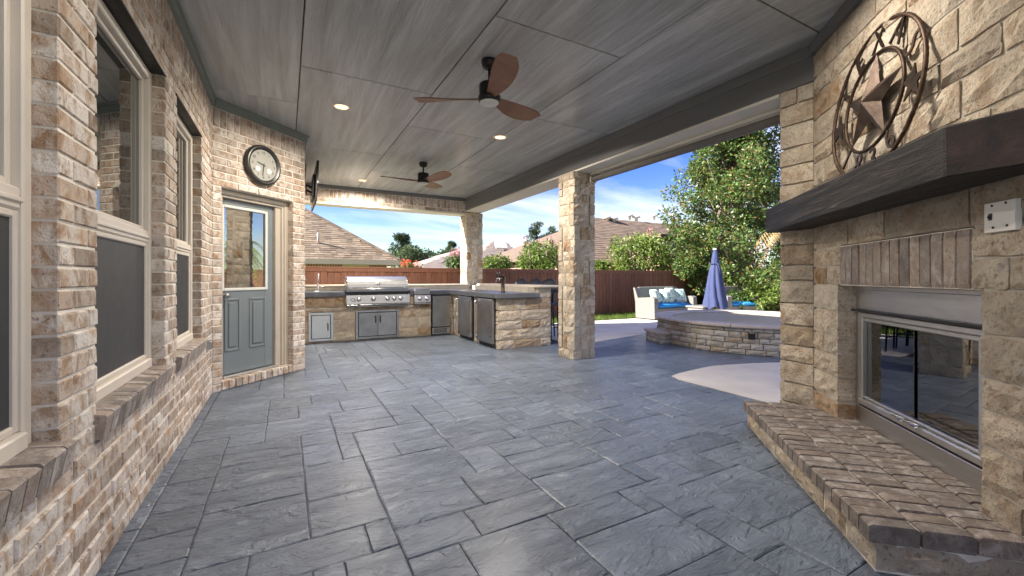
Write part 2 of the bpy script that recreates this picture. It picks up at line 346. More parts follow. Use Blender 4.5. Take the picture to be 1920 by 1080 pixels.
def pillow_mat():
    m, t, p = new_mat('palm_print'); v = coords(t, (1, 1, 1)); n = noise(t, v, 8, 4, .6, 2.5); p.inputs['Roughness'].default_value = .85
    t.links.new(ramp(t, n, [(.38, (.05, .25, .24)), (.46, (.20, .42, .36)), (.50, (.66, .68, .56)), (.60, (.70, .72, .60)), (.66, (.10, .34, .32))]), p.inputs['Base Color']); return m
M['pillow'] = pillow_mat()
M['canvas'] = plain('umbrella_canvas', (.022, .032, .095), .8, var=.1, bstr=.2, bscale=20)
M['coping'] = plain('spa_coping', (.44, .375, .33), .75, var=.1, scale=6, bstr=.3, bscale=60)
M['spa_tile'] = plain('spa_plaster', (.40, .33, .24), .5, var=.1, scale=8)
def water_mat():
    m, t, p = new_mat('spa_water'); p.inputs['Base Color'].default_value = (.50, .46, .36, 1); p.inputs['Roughness'].default_value = .03; p.inputs['Transmission Weight'].default_value = .6; p.inputs['IOR'].default_value = 1.33
    bump(t, p, noise(t, coords(t), 5, 3), .12, .02); return m
M['water'] = water_mat()
def shingle_mat(name, a, b):
    m, t, p = new_mat(name); r = rnd_node(t); c = ramp(t, r, [(0, a), (1, b)]); n = ramp(t, noise(t, coords(t), 2.5, 6), [(.3, (.85,) * 3), (.7, (1.12,) * 3)])
    t.links.new(mixc(t, 1.0, c, n, 'MULTIPLY'), p.inputs['Base Color']); p.inputs['Roughness'].default_value = .92; bump(t, p, noise(t, coords(t), 120, 3), .4, .006); return m
M['shingle'] = shingle_mat('shingle_brown', (.15, .108, .072), (.31, .235, .16))
M['shingle2'] = shingle_mat('shingle_taupe', (.18, .145, .125), (.26, .21, .185))
M['shingle3'] = shingle_mat('shingle_redbrown', (.13, .09, .065), (.20, .14, .10))
M['far_brick'] = plain('neighbour_brick', (.34, .19, .10), .9, var=.2, scale=20)
M['far_brick2'] = plain('neighbour_brick_pink', (.40, .25, .20), .9, var=.15, scale=12)
M['cream'] = plain('cream_fascia', (.66, .54, .38), .6, var=.05)
M['blind'] = plain('pale_green_blind', (.50, .56, .26), .6, var=.06)
M['pipe'] = plain('vent_pipe', (.50, .42, .36), .6)
def leaf_mat(name, cols, rough=.5, trans=.35, spec=.4):
    m, t, p = new_mat(name); ge = nd(t, 'ShaderNodeNewGeometry'); c = ramp(t, ge.outputs['Random Per Island'], [(i / (len(cols) - 1), x) for i, x in enumerate(cols)])
    n = ramp(t, noise(t, coords(t), 1.6, 3), [(.3, (.7,) * 3), (.7, (1.2,) * 3)]); c = mixc(t, 1.0, c, n, 'MULTIPLY'); t.links.new(c, p.inputs['Base Color'])
    p.inputs['Roughness'].default_value = rough; p.inputs['Specular IOR Level'].default_value = spec
    tr = nd(t, 'ShaderNodeBsdfTranslucent'); t.links.new(c, tr.inputs[0]); mx = nd(t, 'ShaderNodeMixShader'); mx.inputs[0].default_value = trans
    t.links.new(p.outputs[0], mx.inputs[1]); t.links.new(tr.outputs[0], mx.inputs[2]); t.links.new(mx.outputs[0], t.nodes['Material Output'].inputs[0]); return m
M['magnolia'] = leaf_mat('magnolia_leaf', [(.04, .085, .022), (.07, .13, .03), (.115, .185, .042), (.06, .115, .026), (.20, .12, .045), (.13, .18, .045), (.08, .145, .032), (.05, .10, .024)], .42, .3, .35)
M['bright'] = leaf_mat('crepe_leaf', [(.075, .13, .02), (.13, .19, .03), (.18, .24, .045), (.10, .16, .03)])
M['mid'] = leaf_mat('garden_leaf', [(.045, .095, .025), (.08, .14, .035), (.12, .17, .045)])
M['far_leaf'] = leaf_mat('far_leaf', [(.05, .085, .035), (.075, .11, .045), (.10, .135, .055)], .7, .25)
M['pine'] = leaf_mat('pine_needle', [(.035, .06, .025), (.055, .085, .035), (.08, .11, .045)], .6, .2)
M['pink'] = leaf_mat('pink_bloom', [(.55, .22, .25), (.65, .34, .36), (.48, .20, .22)], .7)
M['red'] = leaf_mat('red_bloom', [(.55, .10, .05), (.62, .16, .07), (.45, .07, .04)], .7)
M['grass'] = leaf_mat('grass_blade', [(.10, .17, .025), (.15, .22, .04), (.19, .25, .06)], .6)
M['dry'] = leaf_mat('dry_frond', [(.36, .24, .11), (.45, .32, .17), (.30, .19, .09)], .7)
M['palm'] = leaf_mat('palm_frond', [(.15, .20, .03), (.22, .27, .05), (.28, .30, .07)], .5)
M['bark'] = plain('bark', (.17, .13, .10), .95, var=.35, scale=14, bstr=.7, bscale=40)
# ------------------------------------------------------------------ pieces: bricks, stones, slabs
def brick_meshes(dep, nvar=5):
    out = []
    for k in range(nvar):
        rn = random.Random(k + int(dep * 1000)); c = .07; j = lambda a=.012: rn.uniform(-a, a)
        # unit brick: x 0..1, y -dep..0, z 0..1; soft front arris
        V = [(0, -dep, 0), (1, -dep, 0), (1, -dep, 1), (0, -dep, 1), (0, -.006, 0), (1, -.006, 0), (1, -.006, 1), (0, -.006, 1),
             (.022 + j(), j(.002), c + j(.03)), (.978 + j(), j(.002), c + j(.03)), (.978 + j(), j(.002), 1 - c + j(.03)), (.022 + j(), j(.002), 1 - c + j(.03))]
        F = [(8, 9, 10, 11), (4, 5, 9, 8), (5, 6, 10, 9), (6, 7, 11, 10), (7, 4, 8, 11), (0, 1, 5, 4), (1, 2, 6, 5), (2, 3, 7, 6), (3, 0, 4, 7)]
        b = MB(); b.add(V, F); out.append(b)
    return out
BRK = {}
def put_bricks(rects, fr, mat, parent, dep=.1, limit=300, name='brick', jit=.0025, stuff='brick_field'):
    key = round(dep, 3)
    if key not in BRK: BRK[key] = brick_meshes(dep)
    mats = BRK.setdefault(('me', key, mat.name), [b.mesh('brick_piece') for b in BRK[key]])
    for me in mats:
        if not me.materials: me.materials.append(mat)
    rs = []
    for (s0, s1, z0, z1) in rects:
        rs.append((shown([fr(s0, 0, z0), fr(s1, 0, z0), fr(s1, 0, z1), fr(s0, 0, z1)]), s0, s1, z0, z1))
    rs.sort(key=lambda a: -a[0]); rest = MB()
    for i, (ar, s0, s1, z0, z1) in enumerate(rs):
        k = random.randrange(len(mats)); o = random.uniform(-jit, jit)
        if i < limit and ar > 0:
            mw = fr.mat @ Matrix.Translation((s0, o, z0)) @ Matrix.Diagonal((s1 - s0, 1, z1 - z0, 1))
            ob(name, mats[k], None, parent, mw)
        else:
            b = BRK[key][k]; rest.add([fr(s0 + p[0] * (s1 - s0), p[1] + o, z0 + p[2] * (z1 - z0)) for p in b.v], b.f)
    if rest.v: tag(rest.build(stuff, mat, parent), kind='stuff')
def bond(s0, s1, z0, z1, ch=.0795, L=.254, jt=.0105, holes=(), off=0.0, row0=0):
    out = []; n = max(1, round((z1 - z0) / ch)); ch = (z1 - z0) / n
    for i in range(n):
        a, b = z0 + i * ch + jt / 2, z0 + (i + 1) * ch - jt / 2
        spans = [(s0, s1)]
        for (h0, h1, ha, hb) in holes:
            if ha < (a + b) / 2 < hb:
                ns = []
                for (p, q) in spans:
                    if h0 > p + .001: ns.append((p, min(q, h0)))
                    if h1 < q - .001: ns.append((max(p, h1), q))
                spans = [(p, q) for p, q in ns if q - p > .02]
        for (p, q) in spans:
            x = math.floor((p - off) / L) * L + off + (L / 2 if (i + row0) % 2 else 0) - L
            cuts = [p]
            while x < q - .045:
                if x > p + .045: cuts.append(x)
                x += L
            cuts.append(q)
            for c0, c1 in zip(cuts[:-1], cuts[1:]):
                out.append((c0 + (jt / 2 if c0 > p else 0), c1 - (jt / 2 if c1 < q else 0), a, b))
    return out
def soldiers(s0, s1, z0, z1, w=.0795, jt=.0105):
    n = max(1, round((s1 - s0) / w)); w = (s1 - s0) / n
    return [(s0 + i * w + jt / 2, s0 + (i + 1) * w - jt / 2, z0 + jt / 2, z1 - jt / 2) for i in range(n)]
def backing(fr, s0, s1, z0, z1, holes, t0, t1, mat, parent, inset=.004, name='mortar'):
    xs = sorted({s0, s1} | {v for h in holes for v in h[:2]}); zs = sorted({z0, z1} | {v for h in holes for v in h[2:]}); b = MB()
    inh = lambda x, z: any(h[0] < x < h[1] and h[2] < z < h[3] for h in holes)
    for i in range(len(xs) - 1):
        run = None
        for j in range(len(zs) - 1):
            xm, zm = (xs[i] + xs[i + 1]) / 2, (zs[j] + zs[j + 1]) / 2
            if inh(xm, zm): continue
            l = inset if inh(xs[i] - .01, zm) else 0; r = inset if inh(xs[i + 1] + .01, zm) else 0
            dn = inset if inh(xm, zs[j] - .01) else 0; up = inset if inh(xm, zs[j + 1] + .01) else 0
            o = fr(xs[i] + l, t0, zs[j] + dn); b.obox(o, fr(xs[i + 1] - r, t0, zs[j] + dn) - o, fr(xs[i] + l, t1, zs[j] + dn) - o, fr(xs[i] + l, t0, zs[j + 1] - up) - o)
    return b.build(name, mat, parent)
def stone_piece(b, fr, s0, s1, z0, z1, dep, rough=.018, nx=None, nz=None, bias=0.0):
    w, h = s1 - s0, z1 - z0
    nx = nx or (4 if w < .2 else 6); nz = nz or (4 if h > .12 else 3)
    V = []; ph = random.uniform(0, 9); tl = random.uniform(-.5, .5); tl2 = random.uniform(-.5, .5)
    for j in range(nz):
        for i in range(nx):
            a, c = i / (nx - 1), j / (nz - 1); e = min(a, 1 - a, c, 1 - c) == 0
            s = s0 + a * w + (random.uniform(-.3, .3) * w / nx if 0 < i < nx - 1 else random.uniform(-.004, .004)); z = z0 + c * h + (random.uniform(-.25, .25) * h / nz if 0 < j < nz - 1 else random.uniform(-.004, .004))
            o = bias + (-rough * .45 + random.uniform(-.25, .2) * rough if e else rough * (.22 + random.uniform(-.6, .6)) + rough * (tl * (a - .5) + tl2 * (c - .5)))
            V.append(fr(s, o, z))
    F = [(j * nx + i, j * nx + i + 1, (j + 1) * nx + i + 1, (j + 1) * nx + i) for j in range(nz - 1) for i in range(nx - 1)]
    per = list(range(nx)) + [j * nx + nx - 1 for j in range(1, nz)] + [(nz - 1) * nx + i for i in range(nx - 2, -1, -1)] + [j * nx for j in range(nz - 2, 0, -1)]
    # orientation: the frame may be mirrored
    up = (V[1] - V[0]).cross(V[nx] - V[0]); flip = up.dot(fr(0, 1, 0) - fr(0, 0, 0)) < 0
    k = len(V); cs, cz = (s0 + s1) / 2, (z0 + z1) / 2
    inv = fr.mat.inverted()
    B = []
    for i in per:
        l = inv @ V[i]; B.append(fr(l.x, -dep, l.z))
    R = [(per[(q + 1) % len(per)], per[q], k + q, k + (q + 1) % len(per)) for q in range(len(per))]
    if flip: F = [f[::-1] for f in F]; R = [f[::-1] for f in R]
    b.add(V + B, F, False); b.f += [tuple(i + len(b.v) - len(V) - len(B) for i in f) for f in R]; b.sm += [False] * len(R); return b
def ashlar(s0, s1, z0, z1, hs=(.11, .17), ws=(.16, .42), jt=.014, holes=(), seed=1, nocut=.07):
    rn = random.Random(seed); out = []; z = z0; marks = sorted({h for o in holes for h in o[2:] if z0 < h < z1} | {z1}); tops = []
    for mk in marks:
        span = mk - z; n = max(1, round(span / (sum(hs) / 2))); q = [rn.uniform(*hs) for _ in range(n)]; k = span / sum(q)
        for x in q: tops.append((z, z + x * k)); z += x * k
    for (a, b) in tops:
        sp = [(s0, s1)]
        for (h0, h1, ha, hb) in holes:
            if ha < (a + b) / 2 < hb:
                ns = []
                for (p, q) in sp:
                    if h0 > p + .01: ns.append((p, min(q, h0)))
                    if h1 < q - .01: ns.append((max(p, h1), q))
                sp = [x for x in ns if x[1] - x[0] > .03]
        for (p, q) in sp:
            x = p
            while x < q - 1e-6:
                w = rn.uniform(*ws) * (1.15 if (b - a) > sum(hs) / 2 else .9); e = x + w
                if q - e < nocut + ws[0] * .5: e = q
                out.append((x + (jt / 2 if x > p else 0), e - (jt / 2 if e < q else 0), a + jt / 2, b - jt / 2)); x = e
    return out
def put_stones(rects, fr, mat, parent, dep=.09, rough=.018, name='stone', nx=None, nz=None, smallstuff=0):
    rs = sorted(rects, key=lambda r: -shown([fr(r[0], 0, r[2]), fr(r[1], 0, r[2]), fr(r[1], 0, r[3]), fr(r[0], 0, r[3])])); rest = MB()
    for i, (s0, s1, z0, z1) in enumerate(rs):
        ar = shown([fr(s0, 0, z0), fr(s1, 0, z0), fr(s1, 0, z1), fr(s0, 0, z1)])
        if ar > smallstuff and i < 290: stone_piece(MB(), fr, s0, s1, z0, z1, dep, rough, nx, nz).build(name, mat, parent)
        else: stone_piece(rest, fr, s0, s1, z0, z1, dep, rough, 4, 3)
    if rest.v: tag(rest.build('stone_field', mat, parent), kind='stuff')
def frame3(o, ex, ey, ez):
    o, ex, ey, ez = map(Vector, (o, ex, ey, ez))
    def fr(s, t, z): return o + ex * s + ey * t + ez * z
    fr.mat = Matrix(((ex.x, ey.x, ez.x, o.x), (ex.y, ey.y, ez.y, o.y), (ex.z, ey.z, ez.z, o.z), (0, 0, 0, 1))); return fr
CEIL = 3.13
# ================================================================== ground
b = MB(); b.add([(-400, -400, -.06), (600, -400, -.06), (600, 600, -.06), (-400, 600, -.06)], [(0, 1, 2, 3)])
tag(b.build('lawn', M['grass_soil']), kind='structure')
# pool deck of pale concrete, extended unseen behind the camera to bounce light
def arc(cx, cy, r, a0, a1, n): return [(cx + r * math.cos(math.radians(a0 + (a1 - a0) * i / n)), cy + r * math.sin(math.radians(a0 + (a1 - a0) * i / n))) for i in range(n + 1)]
b = MB(); b.prism([(-6, -12), (16.2, -12), (16.4, 8.9), (11.6, 9.15), (4.4, 9.35), (3.0, 9.35), (3.0, -2), (-6, -2)], -.1, -.012); tag(b.build('pool_deck', M['concrete']), kind='structure')
# stamped floor: a random ashlar of slabs, each a piece
floor = tag(ob('patio_floor', None), kind='structure')
b = MB(); b.prism([(-.9, -3), (4.6, -3), (4.6, 3.4), (7.4, 3.4), (7.4, 6.5), (4.75, 6.3), (4.6, 9.3), (-.9, 9.3)], -.1, -.0105); b.build('joint_bed', M['slab_joint'], floor)
G = .120; NX, NY = 70, 104; X0, Y0 = -.98, -3.0
occ = np.zeros((NX, NY), bool); slabs = []
SZ = [(4, 3), (3, 4), (3, 3), (4, 4), (2, 3), (3, 2), (5, 3), (3, 2), (2, 2), (4, 2), (5, 4), (4, 2), (4, 3), (5, 3)]
rs = random.Random(4)
for j in range(NY):
    for i in range(NX):
        if occ[i, j]: continue
        for (w, h_) in rs.sample(SZ, len(SZ)) + [(2, 1), (1, 2), (1, 1)]:
            if i + w <= NX and j + h_ <= NY and not occ[i:i + w, j:j + h_].any(): break
        occ[i:i + w, j:j + h_] = True; slabs.append((X0 + i * G, Y0 + j * G, w * G, h_ * G))
def in_stamp(x, y):
    if x < 4.12: return True
    if y > 6.12 + (x - 4.12) * .10: return False
    if x < 4.5 and y > 3.6: return True
    return y > 3.62 - .10 * math.sin((x - 4.2) / 2.2 * math.pi) * -1 - max(0, x - 5.3) * .22 and x < 7.3
keep = []
for (x, y, w, h_) in slabs:
    if in_stamp(x + w / 2, y + h_ / 2) or in_stamp(x, y + h_) or in_stamp(x + w, y): keep.append((shown([(x, y, 0), (x + w, y, 0), (x + w, y + h_, 0), (x, y + h_, 0)]), x, y, w, h_))
keep.sort(key=lambda a: -a[0]); rest = MB()
def slab_piece(b, x, y, w, h_):
    g = .0024; n = 5; V = []; ph = [random.uniform(0, 6) for _ in range(4)]; big = w * h_
    for j in range(n):
        for i in range(n):
            e = i in (0, n - 1) or j in (0, n - 1); u, v = (0, .02, .5, .98, 1)[i], (0, .02, .5, .98, 1)[j]
            wob = .0022 * math.sin((x + u * w) * 31 + (y + v * h_) * 17) if e else 0
            V.append((x + g + u * (w - 2 * g) + (wob if j not in (0, n - 1) else 0), y + g + v * (h_ - 2 * g) + (wob if i not in (0, n - 1) else 0), -.0045 if e else random.uniform(-.0022, .0012)))
    F = [(j * n + i, j * n + i + 1, (j + 1) * n + i + 1, (j + 1) * n + i) for j in range(n - 1) for i in range(n - 1)]
    per = list(range(n)) + [j * n + n - 1 for j in range(1, n)] + [(n - 1) * n + i for i in range(n - 2, -1, -1)] + [j * n for j in range(n - 2, 0, -1)]
    k = len(V); V += [(V[i][0], V[i][1], -.0115) for i in per]; F += [(per[(q + 1) % len(per)], per[q], k + q, k + (q + 1) % len(per)) for q in range(len(per))]
    return b.add(V, F, False)
for i, (ar, x, y, w, h_) in enumerate(keep):
    if i < 298 and ar > 0: slab_piece(MB(), x, y, w, h_).build('stamped_slab', M['slab'], floor)
    else: slab_piece(rest, x, y, w, h_)
tag(rest.build('stamped_slab_field', M['slab'], floor), kind='stuff')
# concrete aprons with their curved edges, laid over the stamped floor's margin
pts = [(4.13, -4), (4.13, 3.42), (4.2, 3.58)] + [(4.2 + .2 * i, 3.6 + .12 * math.sin(i / 11 * math.pi) - max(0, (i - 5)) * .04) for i in range(1, 16)] + [(7.4, 3.1), (16.1, 3.1), (16.1, -4)]
b = MB(); b.prism(pts, -.02, .004); tag(b.build('pool_apron', M['concrete']), kind='structure')
b = MB(); b.prism([(4.62, 9.3), (4.62, 6.18), (5.2, 6.2), (6.1, 6.38), (6.95, 6.56), (8, 6.9), (9, 7.0), (16.1, 7.0), (16.3, 8.85), (11.6, 9.1)], -.02, .004); tag(b.build('deck_walk', M['concrete']), kind='structure')
# ================================================================== left house wall with three windows
XL = -.68; CH = 2.83 / 36
wallL = root('brick_wall', (XL - .1, 1.6, 0), 'whitewashed brick wall with three tall windows along the patio', 'wall')
frL = frame((XL, 0, 0), (0, 1), (1, 0))
WIN = [(.92, 1.99), (2.315, 3.41), (3.735, 4.72)]; ZS, ZH = CH * 7, CH * 32
HL = [(a, c, ZS, ZH) for a, c in WIN]
put_bricks(bond(-.6, 5.365, 0, 2.83, CH, holes=HL, off=.075) + soldiers(-.6, 5.365, 2.83, 3.035), frL, M['brick'], wallL, .1, 295)
backing(frL, -.6, 5.40, 0, 3.128, HL, -.25, -.007, M['mortar'], wallL)
b = MB(); b.box(XL - .01, -.6, 3.036, XL + .022, 5.352, CEIL - .002); b.box(XL + .022, -.6, 3.10, XL + .034, 5.346, CEIL - .002); b.build('frieze_board', M['trim_green'], wallL)
for (a, c) in WIN:
    # rowlock sill, each brick sloped outward
    n = round((c - a + .05) / .0795); st = (c - a + .05) / n; ts = .10
    frs = frame3((XL + .022, a - .025, ZS + .006), (0, 1, 0), (math.sin(.16), 0, math.cos(.16)), (-math.cos(.16), 0, math.sin(.16)))
    sill = MB(); sill.box(XL - .14, a, ZS, XL - .006, c, ZS + .085); sill.obox(frs(.004, .02, .012), frs(c - a + .046, .02, .012) - frs(.004, .02, .012), frs(.004, .092, .012) - frs(.004, .02, .012), frs(.004, .02, .15) - frs(.004, .02, .012)); sill = sill.build('window_sill', M['mortar'], wallL)
    put_bricks([(i * st + .0035, (i + 1) * st - .0035, 0, .155) for i in range(n)], frame3(frs(0, .1, 0), (0, 1, 0), (math.sin(.16), 0, math.cos(.16)), (-math.cos(.16), 0, math.sin(.16))), M['sill_brick'], sill, .098, 300, 'sill_brick')
    b = MB(); b.box(XL - .10, a - .02, ZH + .001, XL + .004, c + .02, ZH + .011); b.build('lintel_angle', M['black'], wallL)
    w = ob('window', None, parent=wallL, mw=Matrix.Translation((XL - .1, (a + c) / 2, ZS))); xf = XL - .066; z0, z1 = ZS + .115, ZH - .004; zm = 1.475
    b = MB(); fw = .052
    b.cbox(xf - .08, a, z0, xf, a + fw, z1, .006); b.cbox(xf - .08, c - fw, z0, xf, c, z1, .006)
    b.cbox(xf - .08, a + fw, z1 - fw, xf - .001, c - fw, z1, .006); b.cbox(xf - .08, a + fw, z0, xf + .012, c - fw, z0 + .058, .006)
    b.build('window_frame', M['frame'], w)
    b = MB(); s_ = .026
    b.cbox(xf - .07, a + fw, zm - .038, xf - .006, c - fw, zm + .038, .008); b.cbox(xf - .06, a + fw, zm - .014, xf + .002, c - fw, zm + .004, .004)
    for (za, zb, xx) in ((zm + .038, z1 - fw, xf - .028), (z0 + .058, zm - .038, xf - .010)):
        b.cbox(xx - .03, a + fw, za, xx, a + fw + s_, zb, .005); b.cbox(xx - .03, c - fw - s_, za, xx, c - fw, zb, .005)
        b.cbox(xx - .03, a + fw + s_, za, xx - .001, c - fw - s_, za + s_, .005); b.cbox(xx - .03, a + fw + s_, zb - s_, xx - .001, c - fw - s_, zb, .005)
    b.build('sash', M['frame'], w)
    b = MB(); b.box(xf - .052, a + fw + .01, zm + .05, xf - .046, c - fw - .01, z1 - fw - .01); b.build('pane', M['window_glass'], w)
    b = MB(); b.box(xf - .026, a + fw + .01, z0 + .07, xf - .022, c - fw - .01, zm - .045); b.build('insect_screen', M['screen'], w)
    b = MB(); b.box(xf - .12, a, z0, xf - .082, c, z1); b.build('blind', M['room_dark'], w)  # dark board standing in for the unlit room behind the glass
# ------------------------------------------------------------------ angled door wall
A4, B4 = Vector((-.68, 5.36, 0)), Vector((.226, 6.216, 0)); d4 = (B4 - A4).normalized(); n4 = Vector((d4.y, -d4.x, 0)); L4 = (B4 - A4).length
wallD = root('brick_wall', tuple(A4 + d4 * .6 - n4 * .1), 'narrow angled brick wall holding the grey door, under the round clock', 'wall')
frD = frame(A4, d4, n4); D0, D1, DH = .102, 1.053, CH * 28; HD = [(D0, D1, 0, DH)]
put_bricks(bond(0.004, L4, 0, 2.83, CH, holes=HD, off=.03) + soldiers(.004, L4, 2.83, 3.035), frD, M['brick'], wallD, .1, 298)
backing(frD, 0, L4 - .006, 0, 3.128, HD, -.26, -.007, M['mortar'], wallD)
b = MB(); b.obox(frD(0.016, -.01, 3.036), d4 * (L4 + .02 - .016), n4 * .032, (0, 0, CEIL - 3.038)); b.obox(frD(.02, .022, 3.10), d4 * (L4 + .02), n4 * .012, (0, 0, CEIL - 3.102)); b.build('frieze_board', M['trim_green'], wallD)
# step of rowlock headers
stp = MB(); stp.obox(frD(D0, -.24, 0), d4 * (D1 - D0), n4 * .225, (0, 0, .085)); stp = stp.build('door_step', M['mortar'], wallD)
nst = 12; st = (D1 - D0) / nst
put_bricks([(D0 + i * st + .005, D0 + (i + 1) * st - .005, .004, .098) for i in range(nst)], frame(A4 + n4 * .004, d4, n4), M['brick'], stp, .2, 60, 'step_brick')
door = ob('entry_door', None, parent=wallD, mw=Matrix.Translation(frD(.56, -.16, .1)))
tag(door, 'grey half-glass door with two raised panels')
b = MB(); fD = lambda s, t, z: frD(s, t, z); zt = DH - .002
for (s0, s1, t1) in ((D0, D0 + .055, -.086), (D0 + .055, D0 + .085, -.10), (D1 - .055, D1, -.086), (D1 - .085, D1 - .055, -.10), (D1 - .165, D1 - .085, -.118), (D0 + .085, D0 + .10, -.118)):
    b.cbox(s0, -.24, .098, s1, t1, zt, .004, fD)
b.cbox(D0 + .055, -.239, zt - .055, D1 - .055, -.088, zt - .001, .004, fD); b.cbox(D0 + .085, -.238, zt - .085, D1 - .085, -.102, zt - .056, .004, fD)
b.build('casing', M['casing'], door)
S0, S1, T = D0 + .10, .888, -.155
b = MB(); zz0, zz1 = .128, zt - .086; gl = (.241, .768, 1.105, 2.012)
b.cbox(S0, -.2, zz0, gl[0], T, zz1, .003, fD); b.cbox(gl[1], -.2, zz0, S1, T, zz1, .003, fD); b.cbox(gl[0], -.2, zz0, gl[1], T, gl[2], .003, fD); b.cbox(gl[0], -.2, gl[3], gl[1], T, zz1, .003, fD)
b.build('door_slab', M['door'], door)
for (p0, p1) in ((.245, .437), (.549, .774)):
    b = MB()
    for (e, t0) in ((0, T + .010), (.026, T + .003), (.045, T + .011)):
        if e == 0:
            for q in ((p0, p0 + .024, .385, .985), (p1 - .024, p1, .385, .985), (p0 + .024, p1 - .024, .385, .409), (p0 + .024, p1 - .024, .961, .985)): b.cbox(q[0], T - .002, q[2], q[1], t0, q[3], .005, fD)
        elif e > .04: b.cbox(p0 + e, T - .002, .385 + e, p1 - e, t0, .985 - e, .008, fD)
    b.build('raised_panel', M['door'], door)
b = MB(); e = .034
for q in ((gl[0] - e, gl[0], gl[2] - e, gl[3] + e), (gl[1], gl[1] + e, gl[2] - e, gl[3] + e), (gl[0], gl[1], gl[2] - e, gl[2]), (gl[0], gl[1], gl[3], gl[3] + e)): b.cbox(q[0], T - .01, q[2], q[1], T + .012, q[3], .006, fD)
b.build('lite_frame', M['lite'], door)
b = MB(); b.cbox(gl[0], T - .02, gl[2], gl[1], T - .012, gl[3], .001, fD); b.build('door_pane', M['door_glass'], door)
b = MB(); b.cbox(D0 + .09, -.2, .098, D1 - .12, -.09, .122, .006, fD); b.build('threshold', M['alu'], door)
b = MB(); b.lathe([(.0, 0), (.026, 0), (.026, .008), (.012, .012), (.012, .04), (.028, .05), (.030, .066), (.02, .078), (0, .08)], frD(S0 + .035, T, 1.02), n4, 16); b.build('door_knob', M['steel_dark'], door)
# wall behind the door wall, running back to the kitchen
wallK = root('brick_wall', (.1, 7.7, 0), 'brick side wall behind the door, carrying the television', 'wall')
frK = frame((.226, 0, 0), (0, 1), (1, 0))
put_bricks(bond(6.216, 9.3, 0, 3.06, CH), frK, M['brick'], wallK, .1, 0); backing(frK, 6.222, 9.3, 0, 3.128, [], -.3, -.007, M['mortar'], wallK)
b = MB(); b.box(.216, 6.24, 3.04, .246, 9.28, CEIL - .002); b.build('frieze_board', M['trim_green'], wallK)
# ================================================================== ceiling panels, roof
ceil_ = tag(ob('ceiling', None), kind='structure')
STR = [(-1.105, .115, (-.6, .24, 2.68, 5.12, 7.56)), (.115, 1.34, (-.6, 1.76, 4.20, 6.66, 9.10)), (1.34, 2.56, (-.6, .28, 2.72, 5.20, 7.64)), (2.56, 3.80, (-.6, 1.70, 4.24, 6.68, 9.12))]
for (xa, xb, ys) in STR:
    ys = list(ys) + [9.33]
    for ya, yb in zip(ys[:-1], ys[1:]):
        b = MB(); b.cbox(xa + .0055, ya + .0055, CEIL, xb - .0055, yb - .0055, CEIL + .014, .003); b.build('ceiling_panel', M['panel'], ceil_)
b = MB(); b.box(-1.2, -.6, CEIL + .02, 4.2, 9.6, CEIL + .05); b.build('groove_backing', M['black'], ceil_)
roof = tag(ob('house_roof', None, mw=Matrix.Translation((0, 3, CEIL))), 'brown shingled roof above the covered patio', 'roof')
b = MB(); b.box(-9, -.7, CEIL + .055, 4.62, 9.64, CEIL + .12)
for (p, q, r_) in (((-9, -2.75, 3.22), (4.75, -2.75, 3.22), 1), ): pass
b.add([(-9, -.8, 3.2), (4.72, -.8, 3.2), (4.72, 9.70, 3.2), (-9, 9.70, 3.2), (-2.5, 3.0, 6.4), (-2.5, 4.2, 6.4)], [(0, 1, 4), (1, 2, 5, 4), (2, 3, 5), (3, 0, 4, 5), (3, 2, 1, 0)]); b.build('roof_slope', M['shingle'], roof)
b = MB(); b.box(4.62, -.75, 3.02, 4.65, 9.65, 3.25); b.box(-1, 9.65, 3.02, 4.65, 9.68, 3.25); b.box(4.2, -.75, 3.02, 4.62, 9.64, 3.045); b.build('fascia', M['beam_white'], roof)
b = MB(); b.box(-8.8, -.6, 0, -1.0, 9.3, 3.15); b.box(-1.0, 6.5, 0, -.1, 9.3, 3.15); tag(b.build('house_light_block', M['mortar']), kind='structure')  # unseen solid boxes in the house's place, added to stop sun leaking in
# ------------------------------------------------------------------ long beam, back beam
XB = 3.79
beam = root('patio_beam', (4, 3.5, 2.83), 'long dark grey boxed beam over the stone columns', 'beam')
b = MB(); b.cbox(XB, -.6, 2.832, 4.2, 9.64, CEIL + .03, .006); b.build('beam_casing', M['beam_grey'], beam)
b = MB(); b.cbox(XB - .018, -.6, 3.036, XB + .01, 9.28, CEIL - .001, .005); b.build('beam_trim', M['beam_grey'], beam)
b = MB(); b.box(XB + .008, 2.08, 2.806, 4.195, 9.62, 2.8315); b.build('soffit_board', M['beam_white'], beam)
bb = root('brick_beam', (2, 9.45, 2.76), 'short brick-faced beam spanning the opening behind the grill', 'beam')
frB = frame((0, 9.3, 0), (1, 0), (0, -1))
put_bricks(bond(.23, 3.80, 2.772, 2.852, .08) + soldiers(.23, 3.80, 2.852, 3.05), frB, M['brick'], bb, .08, 120)
backing(frB, .226, 3.80, 2.768, 3.128, [], -.33, -.006, M['mortar'], bb)
b = MB(); b.cbox(.25, 9.272, 3.05, 3.772, 9.30, CEIL - .001, .004); b.build('trim_board', M['beam_grey'], bb)
b = MB(); b.box(.226, 9.285, 2.735, 3.81, 9.64, 2.766); b.build('soffit_board', M['beam_white'], bb)
